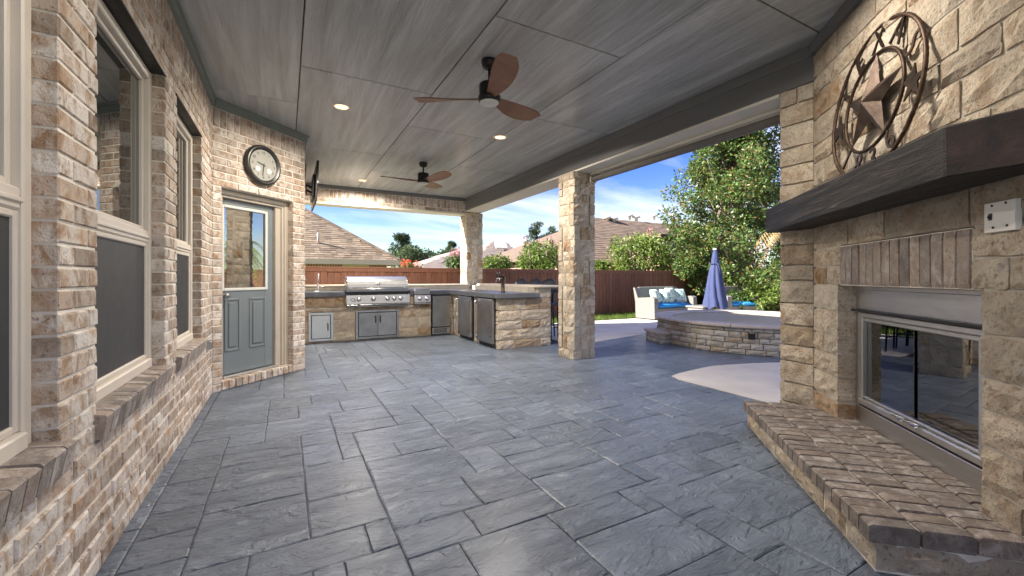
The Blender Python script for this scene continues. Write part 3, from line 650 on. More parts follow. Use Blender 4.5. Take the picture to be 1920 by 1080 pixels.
# ------------------------------------------------------------------ stone columns
def column(x0, y0, w, z1, label, seed):
    c = root('stone_column', (x0 + w / 2, y0 + w / 2, 0), label, 'column', 'stone columns holding the patio beam')
    b = MB(); b.box(x0 + .014, y0 + .014, 0, x0 + w - .014, y0 + w - .014, z1); b.build('core', M['stone_mortar'], c)
    rn = random.Random(seed); z = 0; T_ = .12
    fs = [frame((x0, y0 + w, 0), (0, -1), (-1, 0)), frame((x0, y0, 0), (1, 0), (0, -1)), frame((x0 + w, y0, 0), (0, 1), (1, 0)), frame((x0 + w, y0 + w, 0), (-1, 0), (0, 1))]
    while z < z1 - .05:
        hgt = rn.choice((.11, .14, .17, .19, .21))
        if z1 - z - hgt < .09: hgt = z1 - z
        fl = rn.random() < .5
        for k, f in enumerate(fs):
            a, e = (T_, w) if fl else (0, w - T_)
            m = a + (e - a) * rn.choice((.35, .45, .55, .65, 1, 1))
            for (p, q) in ((a, m), (m, e)):
                if q - p > .03: stone_piece(MB(), f, p + (.006 if p > 0 else -.004), q - (.006 if q < w else -.004), z + .006, z + hgt - .006, .1, .016, 5, 4).build('stone', M['stone'], c)
        z += hgt
    return c
column(3.75, 4.97, .40, 2.81, 'cream stone column standing free between the kitchen bar and the fireplace', 3)
column(3.80, 9.25, .42, 2.79, 'cream stone corner column rising behind the kitchen counter', 5)
# ================================================================== fireplace
AG = math.radians(47); dF = Vector((math.cos(AG), math.sin(AG), 0)); nF = Vector((-dF.y, dF.x, 0)); P1 = Vector((3.773, 1.798, 0)); frF = frame(P1, dF, nF)
fire = root('fireplace', tuple(frF(-1, -.1, 0)), 'cream stone corner fireplace with raised brick hearth, steel firebox and dark beam mantel', 'fireplace')
HF = [(-1.61, -.37, 0, 1.167), (-1.56, -.41, 1.167, 1.447)]
put_stones(ashlar(-3.1, .012, .0, 1.167, (.12, .21), (.18, .45), holes=HF[:1], seed=21) + ashlar(-3.1, .012, 1.167, 1.447, (.12, .16), (.18, .42), holes=[HF[1]], seed=23) + ashlar(-3.1, .012, 1.447, 3.035, (.13, .21), (.22, .55), seed=26), frF, M['stone'], fire, .13, .014, nx=7, nz=5)
backing(frF, -3.1, -.02, 0, 3.128, HF, -.36, -.013, M['stone_mortar'], fire, .006)
frP = frame(P1, (0, 1), (-1, 0))
put_stones(ashlar(.005, .262, 0, 2.828, (.12, .21), (.12, .26), seed=33), frP, M['stone'], fire, .12, .012, nx=5, nz=4)
b = MB(); b.box(3.80, 1.83, 0, 4.18, 2.04, 2.828); b.build('pier_core', M['stone_mortar'], fire)
frP2 = frame((3.773, 2.06, 0), (1, 0), (0, 1)); put_stones(ashlar(.1, .42, 0, 2.828, (.12, .21), (.16, .32), seed=35), frP2, M['stone'], fire, .1, .016, nx=4, nz=3, smallstuff=1e9)
b = MB(); b.obox(frF(-3.1, -.01, 3.036), dF * 3.11, nF * .034, (0, 0, CEIL - 3.038)); b.build('frieze_board', M['beam_grey'], fire)
put_bricks(soldiers(-1.56, -.41, 1.167, 1.447, .0795), frF, M['sill_brick'], fire, .11, 60, 'lintel_brick'); backing(frF, -1.56, -.41, 1.167, 1.447, [], -.3, -.009, M['mortar'], fire, name='lintel_mortar')
# hearth
hearth = MB(); hearth.obox(frF(-1.84, -.2, 0), dF * 1.76, nF * .70, (0, 0, .19)); hearth = hearth.build('hearth', M['mortar'], fire)
frH = frame3(frF(0, 0, .205), dF, (0, 0, 1), nF); rows = [(-.17, -.005), (.005, .168), (.178, .35), (.36, .535)]; n = 23; st = 1.80 / n; rr = []
for i in range(n):
    for (a, c) in rows: rr.append((-1.865 + i * st + .004, -1.865 + (i + 1) * st - .004, a, c))
put_bricks(rr, frH, M['hearth_brick'], hearth, .072, 200, 'hearth_brick', .003)
frHF = frame(P1 + nF * .51, dF, nF); put_stones(ashlar(-1.845, -.075, 0, .13, (.12, .13), (.16, .34), seed=41), frHF, M['stone'], hearth, .08, .014, 'hearth_stone', 6, 4)
frHE = frame(frF(-1.845, 0, 0), nF, -dF); put_stones(ashlar(.0, .5, 0, .13, (.12, .13), (.2, .36), seed=43), frHE, M['stone'], hearth, .08, .014, 'hearth_stone', 6, 4)
frHL = frame(frF(-.075, 0, 0), nF, dF); put_stones(ashlar(.0, .5, 0, .13, (.12, .13), (.2, .36), seed=44), frHL, M['stone'], hearth, .08, .014, 'hearth_stone', 6, 4)
# firebox: steel surround, doors, logs
fb = ob('firebox', None, parent=fire, mw=Matrix.Translation(frF(-.95, -.12, .205)))
fF = lambda s, t, z: frF(s, t, z); R0, R1 = -1.60, -.39
b = MB(); b.cbox(R0, -.13, 1.0, R1, -.112, 1.16, .003, fF); b.cbox(R0, -.128, 1.136, R1, -.100, 1.163, .004, fF); b.cbox(R0, -.13, .205, R1, -.114, .318, .003, fF); b.cbox(R1 - .032, -.13, .318, R1, -.113, 1.0, .003, fF); b.cbox(R0, -.13, .318, R0 + .115, -.113, 1.0, .003, fF); b.build('surround', M['steel'], fb)
b = MB(); b.cbox(R0, -.128, .984, R1 - .004, -.078, 1.0, .003, fF); b.build('vent_lip', M['black'], fb); b = MB(); b.cbox(R0, -.135, .318, R1, -.116, .333, .002, fF); b.build('shadow_gap', M['black'], fb)
b = MB()
for q in ((-1.49, -.425, .945, .982, -.108), (-1.49, -.425, .335, .375, -.106), (-.47, -.425, .375, .945, -.110), (-1.49, -1.435, .375, .945, -.110)): b.cbox(q[0], -.15, q[2], q[1], q[4], q[3], .006, fF)
b.cbox(-1.435, -.15, .915, -.47, -.128, .943, .005, fF); b.cbox(-1.435, -.15, .377, -.47, -.124, .396, .005, fF); b.build('door_track', M['alu'], fb)
for (s0, s1, t) in ((-.944, -.475, -.140), (-1.43, -.936, -.150)):
    b = MB(); b.cbox(s0, t - .005, .397, s1, t, .914, .001, fF); b.build('glass_door', M['fire_glass'], fb)
for sc_ in (-.88, -1.0):
    pts = [frF(sc_ + .055 * math.cos(a) , -.098 + .012 * math.sin(2 * a), .375 + .011 * math.sin(a)) for a in [k * 2 * math.pi / 14 for k in range(14)]]
    b = MB(); b.tube(pts, .0045, 6, True); b.build('handle', M['steel_dark'], fb)
b = MB(); FB = (-1.52, -.46, .3, 1.0)
for q in ((FB[0], FB[1], FB[2], FB[3], -.62, -.60), (FB[0], FB[0] + .02, FB[2], FB[3], -.60, -.16), (FB[1] - .02, FB[1], FB[2], FB[3], -.60, -.16), (FB[0], FB[1], FB[2], FB[2] + .02, -.6, -.16), (FB[0], FB[1], FB[3] - .02, FB[3], -.6, -.16)): b.cbox(q[0], q[4], q[2], q[1], q[5], q[3], .001, fF)
b.build('liner', M['firebox'], fb)
for k, (sa, ta, sb, tb, z, r_) in enumerate(((-1.3, -.34, -.65, -.36, .39, .045), (-1.25, -.46, -.62, -.48, .40, .05), (-1.18, -.30, -.98, -.50, .46, .035), (-.86, -.52, -.74, -.28, .46, .036))):
    b = MB(); b.tube([frF(sa + (sb - sa) * q, ta + (tb - ta) * q, z + .012 * math.sin(q * 7 + k)) for q in (0, .25, .5, .75, 1)], [r_ * x for x in (.85, 1, .95, 1.05, .8)], 9); b.build('gas_log', M['log'], fb)
b = MB()
for q in range(9): x = -1.3 + q * .085; b.tube([frF(x, -.25, .32), frF(x, -.25, .37)], .006, 6)
b.tube([frF(-1.35, -.25, .36), frF(-.6, -.25, .36)], .008, 6); b.build('grate', M['black'], fb)
# mantel
b = MB(); poly = [(.27, .012), (.27, .265), (-1.85, .275), (-2.17, .012)]; b.prism(poly, 1.62, 1.825, lambda s, t, z: frF(s, t, z))
me = b.mesh('mantel'); bm = bmesh.new(); bm.from_mesh(me); bmesh.ops.subdivide_edges(bm, edges=[e for e in bm.edges if e.calc_length() > .6], cuts=10, use_grid_fill=True)
bmesh.ops.bevel(bm, geom=[e for e in bm.edges if len(e.link_faces) == 2 and e.calc_face_angle() > .4], offset=.006, segments=1, affect='EDGES')
for v in bm.verts: v.co += Vector((random.uniform(-1, 1), random.uniform(-1, 1), random.uniform(-1, 1))) * .0018
bm.to_mesh(me); bm.free(); mant = ob('mantel', me, M['mantel'], fire); me.materials.append(M['mantel_end'])
for p in me.polygons:
    nn = p.normal
    if abs(nn.z) < .5 and nn.dot(nF) < .85 and p.center.dot(dF) < P1.dot(dF) - 1.6: p.material_index = 1
# ------------------------------------------------------------------ metal star sign leaning on the mantel
sign = root('metal_star_sign', tuple(frF(-.89, .09, 1.827)), 'round rusted iron lone star sign with cut letters, leaning on the mantel', 'wall sign')
LN = math.radians(5.5); upS = -nF * math.sin(LN) + Vector((0, 0, 1)) * math.cos(LN); outS = nF * math.cos(LN) + Vector((0, 0, 1)) * math.sin(LN); rS = -dF
cS = frF(-.89, .085, 1.827) + upS * .465
SP = lambda x, y, o=0.0: cS + rS * x + upS * y + outS * o
for (r_, tr) in ((.455, .0105), (.292, .0095)):
    b = MB(); N = 160; pts = [SP(r_ * math.cos(2 * math.pi * k / N), r_ * math.sin(2 * math.pi * k / N)) for k in range(N)]
    b.tube(pts, [tr * (1 + .16 * (k % 2)) for k in range(N)], 7, True); b.build('twisted_ring', M['iron'], sign)
def star_pts(r_, q=.382, rot=0): return [(r_ * (1 if k % 2 == 0 else q) * math.sin(rot + k * math.pi / 5), r_ * (1 if k % 2 == 0 else q) * math.cos(rot + k * math.pi / 5)) for k in range(10)]
b = MB(); sp = star_pts(.295); V = [SP(0, 0, .06)] + [SP(x, y, .004) for x, y in sp] + [SP(0, 0, -.004)]; b.add(V, [(0, 1 + (k + 1) % 10, 1 + k) for k in range(10)] + [(11, 1 + k, 1 + (k + 1) % 10) for k in range(10)]); b.build('raised_star', M['iron_star'], sign)
for (x, y) in ((.372, -.045), (-.372, -.045)):
    b = MB(); b.prism([(px + x, py + y) for px, py in star_pts(.10)], -.004, .004, lambda p, q, r_: SP(p, q, r_)); b.build('small_star', M['iron_star'], sign)
ROT = Matrix((tuple(rS), tuple(upS), tuple(outS))).transposed().to_4x4()
def letters(txt, a0, da, r_, size, flip=False, sx=1.0):
    for k, ch in enumerate(txt):
        a = a0 + da * k; me = text_mesh(ch, size, .004, 'letter'); x, y = r_ * math.sin(a), r_ * math.cos(a); t_ = -a if not flip else math.pi - a
        mw = Matrix.Translation(SP(x, y)) @ ROT @ Matrix.Rotation(t_, 4, 'Z') @ Matrix.Diagonal((sx, 1, 1, 1)); me.materials.clear(); me.materials.append(M['iron_star']); ob('letter', me, None, sign, mw)
letters('TEXAS', math.radians(-62), math.radians(31), .374, .215, False, .8)
letters('1836', math.radians(180 + 38), math.radians(-25), .374, .19, True, .85)
# white cover plate on the stone
fPl = lambda s, t, z: frF(s, t, z)
pl = root('cover_plate', tuple(frF(-1.725, .02, 1.47)), 'square white outlet plate on the stone right of the mantel', 'outlet plate')
b = MB(); b.cbox(-1.805, -.005, 1.41, -1.66, .019, 1.535, .002, fPl); b.build('plate', M['white_plate'], pl)
b = MB(); b.cbox(-1.70, 0.012, 1.462, -1.683, .023, 1.49, .002, fPl); b.cbox(-1.697, .022, 1.47, -1.689, .030, 1.48, .002, fPl); b.build('switch', M['blackplastic'], pl)
for (s, z) in ((-1.70, 1.522), (-1.765, 1.524), (-1.705, 1.43), (-1.77, 1.432)):
    b = MB(); b.lathe([(0, 0), (.005, 0), (.005, .002), (0, .003)], frF(s, .019, z), nF, 8); b.build('screw', M['black'], pl)
# ================================================================== things on the walls and ceiling
ck = root('wall_clock', tuple(frD(.585, .03, 2.32)), 'round pewter-rimmed wall clock above the grey door', 'clock')
cc = frD(.585, 0, 2.555)
b = MB(); b.lathe([(.10, .0), (.228, .0), (.236, .022), (.232, .046), (.216, .058), (.200, .056), (.192, .044), (.183, .042), (.178, .030), (.0, .030)], cc, n4, 48); b.build('rim', M['clock_rim'], ck)
b = MB(); b.lathe([(.0, .0325), (.179, .0325), (.179, .029)], cc, n4, 40, False); b.build('dial', M['clock_face'], ck)
CK = Matrix((tuple(d4), (0, 0, 1), tuple(n4))).transposed().to_4x4()
for k in range(1, 13):
    me = text_mesh(str(k), .040, .0006, 'numeral'); a = k * math.pi / 6; me.materials.clear(); me.materials.append(M['ink'])
    ob('numeral', me, None, ck, Matrix.Translation(cc + n4 * .0345 + d4 * .145 * math.sin(a) + Vector((0, 0, .145 * math.cos(a)))) @ CK)
def hand(a, l, w, o, name):
    b = MB(); u = d4 * math.sin(a) + Vector((0, 0, math.cos(a))); v = d4 * math.cos(a) - Vector((0, 0, math.sin(a)))
    b.obox(cc + n4 * o - u * .025 - v * w, u * (l + .025), v * w * 2, n4 * .002); b.build(name, M['ink'], ck)
hand(math.radians(285), .085, .0045, .037, 'hour_hand'); hand(math.radians(187), .13, .003, .040, 'minute_hand')
for (dx_, dz_) in ((-.075, -.055), (.075, -.055)):
    b = MB(); b.lathe([(0, 0), (.030, 0), (.031, .0012), (0, .0012)], cc + n4 * .0345 + d4 * dx_ + Vector((0, 0, dz_)), n4, 20, False); sd = b.build('sub_dial', M['white_plate'], ck)
    b = MB(); b.obox(cc + n4 * .037 + d4 * dx_ + Vector((-.0, 0, dz_)) - d4 * .018, d4 * .036 + Vector((0, 0, .012)), Vector((0, 0, .004)), n4 * .001); b.build('needle', M['ink'], sd)
tag(ob('outlet_box', MB().cbox(XL - .01, 4.965, .52, XL + .045, 5.045, .605, .008).mesh('outlet_box'), M['steel_dark']), 'small grey weatherproof box low on the brick wall beside the door', 'outlet box')
tv = root('television', (.42, 7.55, 2.38), 'thin black television on a swing arm above the kitchen corner', 'television')
def TVP(x, y, z): return Vector((.42 + x + (z - 2.7) * .05, 7.0 + y, z))
b = MB(); b.cbox(-.02, 0, 2.39, .012, 1.12, 3.02, .006, TVP); b.build('bezel', M['blackplastic'], tv)
b = MB(); b.cbox(.010, .012, 2.405, .014, 1.108, 3.008, .001, TVP); b.build('screen', M['window_glass'], tv)
b = MB(); b.cbox(-.055, .25, 2.50, -.018, .85, 2.86, .01, TVP); b.build('rear_housing', M['blackplastic'], tv)
b = MB(); b.tube([(.375, 7.5, 2.68), (.30, 7.3, 2.68), (.232, 7.5, 2.68)], .018, 8); b.tube([(.375, 7.5, 2.60), (.30, 7.3, 2.60), (.232, 7.5, 2.60)], .018, 8); b.box(.225, 7.4, 2.52, .242, 7.6, 2.78); b.build('swing_arm', M['black'], tv)
b = MB(); b.tube([(.242, 6.9, 3.0), (.262, 6.95, 2.9), (.25, 7.0, 2.7), (.28, 7.2, 2.52), (.36, 7.4, 2.55)], .008, 6); b.build('cable', M['blackplastic'], tv)
# ceiling fans
def fan(x, y, drop, angs, label, spread):
    f = root('ceiling_fan', (0, 0, 0), label, 'ceiling fan', 'walnut-bladed ceiling fans')
    b = MB(); b.lathe([(.035, -.075), (.062, -.06), (.068, -.02), (.068, -.001)], (0, 0, CEIL), (0, 0, 1), 24); b.build('canopy', M['black'], f)
    b = MB(); b.tube([(0, 0, CEIL - .05), (0, 0, CEIL - drop)], .012, 10); b.build('downrod', M['black'], f)
    zb = CEIL - drop
    b = MB(); b.lathe([(.03, .03), (.085, .02), (.09, 0), (.09, -.085), (.098, -.09), (.098, -.125), (.088, -.14)], (0, 0, zb), (0, 0, 1), 32); b.build('motor', M['black'], f)
    b = MB(); b.lathe([(.083, -.138), (.083, -.146), (.06, -.158), (0, -.162)], (0, 0, zb), (0, 0, 1), 28); b.build('light_lens', M['opal'], f)
    for a in angs:
        a = math.radians(a); ca, sa = math.cos(a), math.sin(a); V = []; NS, NW = 14, 5
        for i in range(NS):
            q = i / (NS - 1); r_ = .075 + q * .60
            wd = .036 + .062 * math.sin(min(1, q * 1.15) * math.pi * .62) ** 1.1 - (.035 * max(0, q - .88) / .12); tw = math.radians(18 * (1 - q) + 9); cv = .02 * math.sin(q * math.pi) - .012
            for j in range(NW):
                e = (j / (NW - 1) - .5) * 2; yy = e * wd + cv; zz = -.105 - yy * math.sin(tw) + .006 * (1 - e * e) + .03 * q
                V.append((r_, yy * math.cos(tw), zb + zz))
        V = [(ca * p[0] - sa * p[1], sa * p[0] + ca * p[1], p[2]) for p in V]; W_ = [(p[0], p[1], p[2] - .009) for p in V]; k = len(V)
        F = [(i * NW + j, (i + 1) * NW + j, (i + 1) * NW + j + 1, i * NW + j + 1) for i in range(NS - 1) for j in range(NW - 1)]
        per = list(range(NW)) + [i * NW + NW - 1 for i in range(1, NS)] + [(NS - 1) * NW + j for j in range(NW - 2, -1, -1)] + [i * NW for i in range(NS - 2, 0, -1)]
        b = MB(); b.add(V + W_, F + [tuple(x + k for x in f_[::-1]) for f_ in F], True); b.add([V[i] for i in per] + [W_[i] for i in per], [(q, (q + 1) % len(per), len(per) + (q + 1) % len(per), len(per) + q) for q in range(len(per))])
        b.build('fan_blade', M['blade'], f)
    f.location = (x, y, 0); return f
fan(1.57, 3.3, .23, (144, 22, 258), 'ceiling fan with three walnut blades, hung over the open middle of the patio', 0)
fan(2.0, 6.75, .20, (170, 50, 290), 'ceiling fan with three walnut blades, hung in front of the grill counter', 0)
# recessed downlights: the three in view and an unseen pair added to light the fireplace, continuing the 3.5 m grid
def downlight(x, y, label, k=1.0):
    d = root('downlight', (x, y, CEIL), label, 'downlight', 'lit recessed ceiling lights')
    b = MB(); b.lathe([(.072, -.0015), (.074, -.006), (.094, -.007), (.098, -.003), (.098, .004)], (x, y, CEIL), (0, 0, 1), 32); b.build('trim_ring', M['beam_white'], d)
    b = MB(); b.lathe([(.073, -.003), (.04, -.0045), (0, -.005)], (x, y, CEIL), (0, 0, 1), 28); b.build('lens', M['lamp'], d)
    li = bpy.data.lights.new('downlight_bulb', 'AREA'); li.shape = 'DISK'; li.size = .15; li.energy = LAMP_W * k; li.color = (1, .90, .77); li.spread = math.radians(165)
    ob('bulb', li, None, d, Matrix.Translation((x, y, CEIL - .012)))
DL = [(.545, 4.98, 'lit round downlight in the ceiling panel in front of the clock', .6), (2.555, 5.03, 'lit round downlight on the ceiling joint near the long beam'), (1.32, 8.54, 'lit round downlight in the ceiling above the grill counter'), (.545, 1.5, 'added unseen downlight brightening the brick wall by the windows', .3), (2.555, 1.5, 'added unseen downlight brightening the fireplace', .3)]
for q in DL: downlight(*q)
# roller shade under the beam
sh = root('roller_shade', (4.1, 3.5, 2.7), 'rolled grey outdoor shade under the beam beside the fireplace', 'roller shade')
b = MB(); b.cbox(4.03, 2.10, 2.77, 4.16, 4.95, 2.806, .006); b.build('head_board', M['beam_white'], sh)
b = MB(); b.tube([(4.09, 2.14, 2.715), (4.09, 4.93, 2.715)], .045, 16); b.build('shade_roll', M['wicker'], sh)
for yy in (2.10, 4.93):
    b = MB(); b.cbox(4.03, yy, 2.66, 4.15, yy + .022, 2.775, .004); b.build('end_bracket', M['casing'], sh)
b = MB(); b.tube([(4.09, 2.16, 2.67), (4.09, 2.165, 1.25)], .007, 8); b.lathe([(.0, 0), (.02, .01), (.02, .035), (0, .045)], (4.09, 2.16, 2.63), (0, 0, 1), 10); b.tube([(4.09, 2.165, 1.27), (4.15, 2.165, 1.26), (4.15, 2.165, 1.14)], .007, 8); b.build('crank_rod', M['casing'], sh)
# ================================================================== outdoor kitchen
kit = root('outdoor_kitchen', (2.2, 8.9, 0), 'L-shaped stone outdoor kitchen island with dark concrete countertop', 'kitchen island')
KY, KX, KE = 8.52, 3.17, 6.30
frk = frame((0, KY, 0), (1, 0), (0, -1)); Hk = [(.36, .79, .035, .575), (1.18, 2.02, .02, .595), (1.0, 2.22, .66, .95), (2.31, 2.66, .68, .95), (2.69, 3.115, 0, .86)]
put_stones(ashlar(.23, 3.165, 0, .868, (.12, .20), (.20, .5), holes=Hk, seed=51, nocut=.04), frk, M['stone'], kit, .08, .014, nx=5, nz=4)
backing(frk, .23, 3.19, 0, .868, [Hk[0], Hk[1], Hk[4]], -.75, -.016, M['stone_mortar'], kit, .0)
frp = frame((KX, 0, 0), (0, 1), (-1, 0)); Hp = [(7.36, 8.07, .0, .862), (6.40, 7.10, .0, .862)]
put_stones(ashlar(KE + .10, 8.50, 0, .868, (.12, .2), (.16, .4), holes=Hp, seed=53, nocut=.02), frp, M['stone'], kit, .08, .014, nx=4, nz=4); backing(frp, KE + .02, 8.52, 0, .868, Hp, -.60, -.016, M['stone_mortar'], kit, .0)
fre = frame((0, KE, 0), (1, 0), (0, -1)); put_stones(ashlar(KX - .005, 4.235, 0, .868, (.14, .20), (.22, .62), seed=57), fre, M['stone'], kit, .10, .013, nx=7, nz=5)
b = MB(); b.box(KX + .03, KE + .015, 0, 4.21, KE + .11, .868); b.box(3.80, KE + .1, 0, 4.21, 8.9, 1.048); b.box(3.97, KE + .012, .868, 4.22, KE + .2, 1.048); b.box(.23, 9.10, .87, 3.8, 9.28, 1.048); b.build('core', M['stone_mortar'], kit)
put_stones(ashlar(3.985, 4.235, .872, 1.046, (.15, .18), (.2, .3), seed=58), fre, M['stone'], kit, .06, .014, 'end_stone', 4, 4)
fro = frame((4.215, 0, 0), (0, 1), (1, 0)); put_stones(ashlar(KE, 8.9, 0, 1.046, (.14, .20), (.22, .5), seed=59), fro, M['stone'], kit, .06, .014, 'bar_stone', 4, 3)
put_stones(ashlar(.24, 3.80, .96, 1.046, (.085, .09), (.4, .8), seed=60), frame((0, 9.10, 0), (1, 0), (0, -1)), M['ledge_cap'], kit, .05, .006, 'splash_stone', 4, 3)
def slab_top(poly, z0, z1, name, mat, bev=.012):
    me = MB().prism(poly, z0, z1).mesh(name); bm = bmesh.new(); bm.from_mesh(me); bmesh.ops.bevel(bm, geom=[e for e in bm.edges], offset=bev, segments=2, affect='EDGES', profile=.6); bm.to_mesh(me); bm.free(); return ob(name, me, mat, kit)
slab_top([(.229, 8.46), (.99, 8.46), (.99, 9.098), (.229, 9.098)], .868, .957, 'countertop', M['counter'])
slab_top([(2.225, 8.46), (2.305, 8.46), (2.305, 9.098), (2.225, 9.098)], .868, .957, 'countertop', M['counter'], .006)
slab_top([(2.665, 8.46), (3.10, 8.46), (3.10, 6.23), (3.968, 6.23), (3.968, 9.098), (2.665, 9.098)], .868, .957, 'countertop', M['counter'])
slab_top([(.99, 8.98), (2.67, 8.98), (2.67, 9.097), (.99, 9.097)], .87, .955, 'countertop', M['counter'], .006)
slab_top([(.229, 9.06), (3.80, 9.06), (3.80, 9.36), (.229, 9.36)], 1.048, 1.078, 'ledge_slab', M['ledge_cap'], .006)
slab_top([(3.93, 6.24), (4.48, 6.24), (4.48, 8.95), (3.93, 8.95)], 1.048, 1.084, 'bar_slab', M['ledge_cap'], .008)
y = 6.50
while y < 8.9:
    b = MB(); b.cbox(3.785, y + .002, .958, 3.799, y + .078, 1.046, .003); b.v = [(p[0] + .171, p[1], p[2]) for p in b.v]; b.build('splash_board', M['bar_board'], kit); y += .08
for yy in (6.95, 8.0):
    b = MB(); b.cbox(3.94, yy, .985, 3.958, yy + .05, 1.03, .004); b.build('outlet_cover', M['steel_dark'], kit)
b = MB(); b.cbox(3.155, 7.16, .735, 3.172, 7.29, .83, .005); b.lathe([(0, 0), (.018, 0), (.018, .03), (0, .035)], (3.155, 7.225, .785), (-1, 0, 0), 12); b.build('gas_valve', M['steel_dark'], kit)
# access doors
def access(x0, x1, z0, z1, mat, nd_, lab):
    d = ob('access_door', None, parent=kit, mw=Matrix.Translation(((x0 + x1) / 2, KY, z0))); tag(d, lab); b = MB(); e = .045; yf = KY - .022
    for q in ((x0, x0 + e, z0, z1), (x1 - e, x1, z0, z1), (x0 + e, x1 - e, z0, z0 + e), (x0 + e, x1 - e, z1 - e, z1)): b.cbox(q[0], yf, q[2], q[1], KY + .05, q[3], .004)
    b.build('door_frame', mat, d); b = MB(); b.box(x0 + e, KY - .004, z0 + e, x1 - e, KY + .02, z1 - e); b.build('gasket', M['black'], d)
    w = (x1 - x0 - 2 * e - .016) / nd_
    for k in range(nd_):
        xa = x0 + e + .008 + k * w; b = MB(); b.cbox(xa + .002, yf - .008, z0 + e + .010, xa + w - .002, KY - .003, z1 - e - .010, .004); pn = b.build('door_leaf', mat, d)
        hx = xa + w - .045 if (k == 0) else xa + .045; zc = (z0 + z1) / 2 + (.10 if nd_ == 2 else .0)
        b = MB(); b.tube([(hx, yf - .006, zc - .065), (hx, yf - .04, zc - .05), (hx, yf - .046, zc), (hx, yf - .04, zc + .05), (hx, yf - .006, zc + .065)], .009, 8); b.build('handle', M['black'], pn)
access(.363, .789, .038, .572, M['alu'], 1, 'bright single steel access door under the sink'); access(1.185, 2.015, .025, .59, M['steel_dark'], 2, 'dull double steel access doors under the grill')
# sink and faucet
b = MB(); b.lathe([(.155, .001), (.155, .004), (.145, .0045), (.145, .001)], (.55, 8.72, .957), (0, 0, 1), 28); tag(b.build('sink', M['steel']), 'steel sink rim set in the countertop beside the side wall', 'sink')
fc = root('faucet', (.55, 8.93, .957), 'tall chrome gooseneck faucet on the countertop', 'faucet')
b = MB(); b.lathe([(.028, 0), (.028, .01), (.018, .02), (.018, .11), (.013, .12), (.012, .2)], (.55, 8.93, .957), (0, 0, 1), 16); b.build('body', M['steel'], fc)
b = MB(); b.tube([(.55, 8.93 - .075 + .075 * math.cos(a), 1.20 + .10 * math.sin(a)) for a in [k * math.pi / 10 for k in range(11)]] + [(.55, 8.78, 1.12)], .012, 10); b.tube([(.55, 8.93, 1.12), (.55, 8.93, 1.21)], .0125, 10); b.build('spout', M['steel'], fc)
b = MB(); b.tube([(.55, 8.93, 1.03), (.60, 8.92, 1.035), (.64, 8.91, 1.05)], .007, 8); b.build('lever', M['steel'], fc)
# grill
gr = root('gas_grill', (1.61, 8.7, .66), 'large stainless gas grill with a closed hood and five knobs', 'grill')
GX0, GX1 = 1.01, 2.215
def prof(x0, x1, P, name, mat, par, sm=True):
    n = len(P); V = [(x0, p[0], p[1]) for p in P] + [(x1, p[0], p[1]) for p in P]; b = MB(); b.add(V, [(i, (i + 1) % n, n + (i + 1) % n, n + i) for i in range(n)] + [tuple(range(n))[::-1], tuple(range(n, 2 * n))]); return b.build(name, mat, par)
prof(GX0, GX1, [(8.44, .70), (8.415, .72), (8.43, .885), (8.47, .905), (8.98, .905), (8.98, .70)], 'control_panel', M['steel'], gr)
b = MB(); b.cbox(GX0 + .02, 8.43, .655, GX1 - .04, 8.52, .676, .004); b.cbox(GX0 + .005, 8.40, .69, GX1 - .005, 8.47, .702, .004); b.build('drip_tray', M['steel_dark'], gr)
b = MB(); b.cbox(GX0 + .02, 8.44, .90, GX1 - .02, 8.97, .945, .006); b.build('firebox_rim', M['black'], gr)
hood = prof(GX0 + .035, GX1 - .045, [(8.455, .948), (8.44, .985), (8.43, 1.04), (8.435, 1.10), (8.46, 1.155), (8.50, 1.185), (8.62, 1.235), (8.75, 1.25), (8.95, 1.20), (8.96, .948)], 'hood', M['steel'], gr)
for (xa, xb) in ((GX0 + .022, GX0 + .037), (GX1 - .047, GX1 - .032)): prof(xa, xb, [(8.45, .948), (8.433, .985), (8.422, 1.04), (8.427, 1.10), (8.452, 1.16), (8.49, 1.192), (8.62, 1.242), (8.75, 1.257), (8.957, 1.205), (8.967, .948)], 'side_cap', M['steel'], gr)
b = MB(); b.tube([(GX0 + .07, 8.375, 1.0), (GX1 - .08, 8.375, 1.0)], .014, 12)
for x in (GX0 + .09, GX1 - .10): b.lathe([(.022, 0), (.022, .02), (.016, .06)], (x, 8.375, 1.0), (0, 1, 0), 14)
b.build('hood_handle', M['steel'], gr)
b = MB(); b.lathe([(.0, 0), (.046, 0), (.05, .006), (.044, .01), (0, .01)], (0, 0, 0), (0, -1, 0), 28); me = b.mesh('emblem'); em = ob('emblem', me, M['steel'], gr, Matrix.Translation((1.60, 8.437, 1.105)) @ Matrix.Rotation(-.18, 4, 'X') @ Matrix.Diagonal((1, 1, .62, 1)))
b = MB(); b.tube([(1.572, 8.424, 1.10), (1.59, 8.424, 1.115), (1.602, 8.424, 1.10), (1.625, 8.424, 1.112)], .005, 6); b.build('emblem_mark', M['black'], gr)
for x in (1.235, 1.505, 1.775, 1.905, 2.035):
    b = MB(); b.lathe([(.040, 0), (.040, .006), (.027, .010), (.026, .042), (.022, .047), (0, .047)], (x, 8.424, .805), (0, -1, 0), 20); kb = b.build('knob', M['steel'], gr)
    b = MB(); b.lathe([(.043, 0), (.043, .003), (.030, .004)], (x, 8.4235, .805), (0, -1, 0), 20); b.build('bezel', M['black'], kb)
me = text_mesh('RCS', .085, .001, 'maker_letters'); me.materials.clear(); me.materials.append(M['black']); ob('maker_letters', me, None, gr, Matrix.Translation((1.10, 8.4205, .80)) @ Matrix.Rotation(math.radians(84.8), 4, 'X') @ Matrix(((1, .25, 0, 0), (0, 1, 0, 0), (0, 0, 1, 0), (0, 0, 0, 1))))
sb = root('side_burner', (2.485, 8.7, .68), 'small stainless side burner with two knobs, right of the grill', 'side burner')
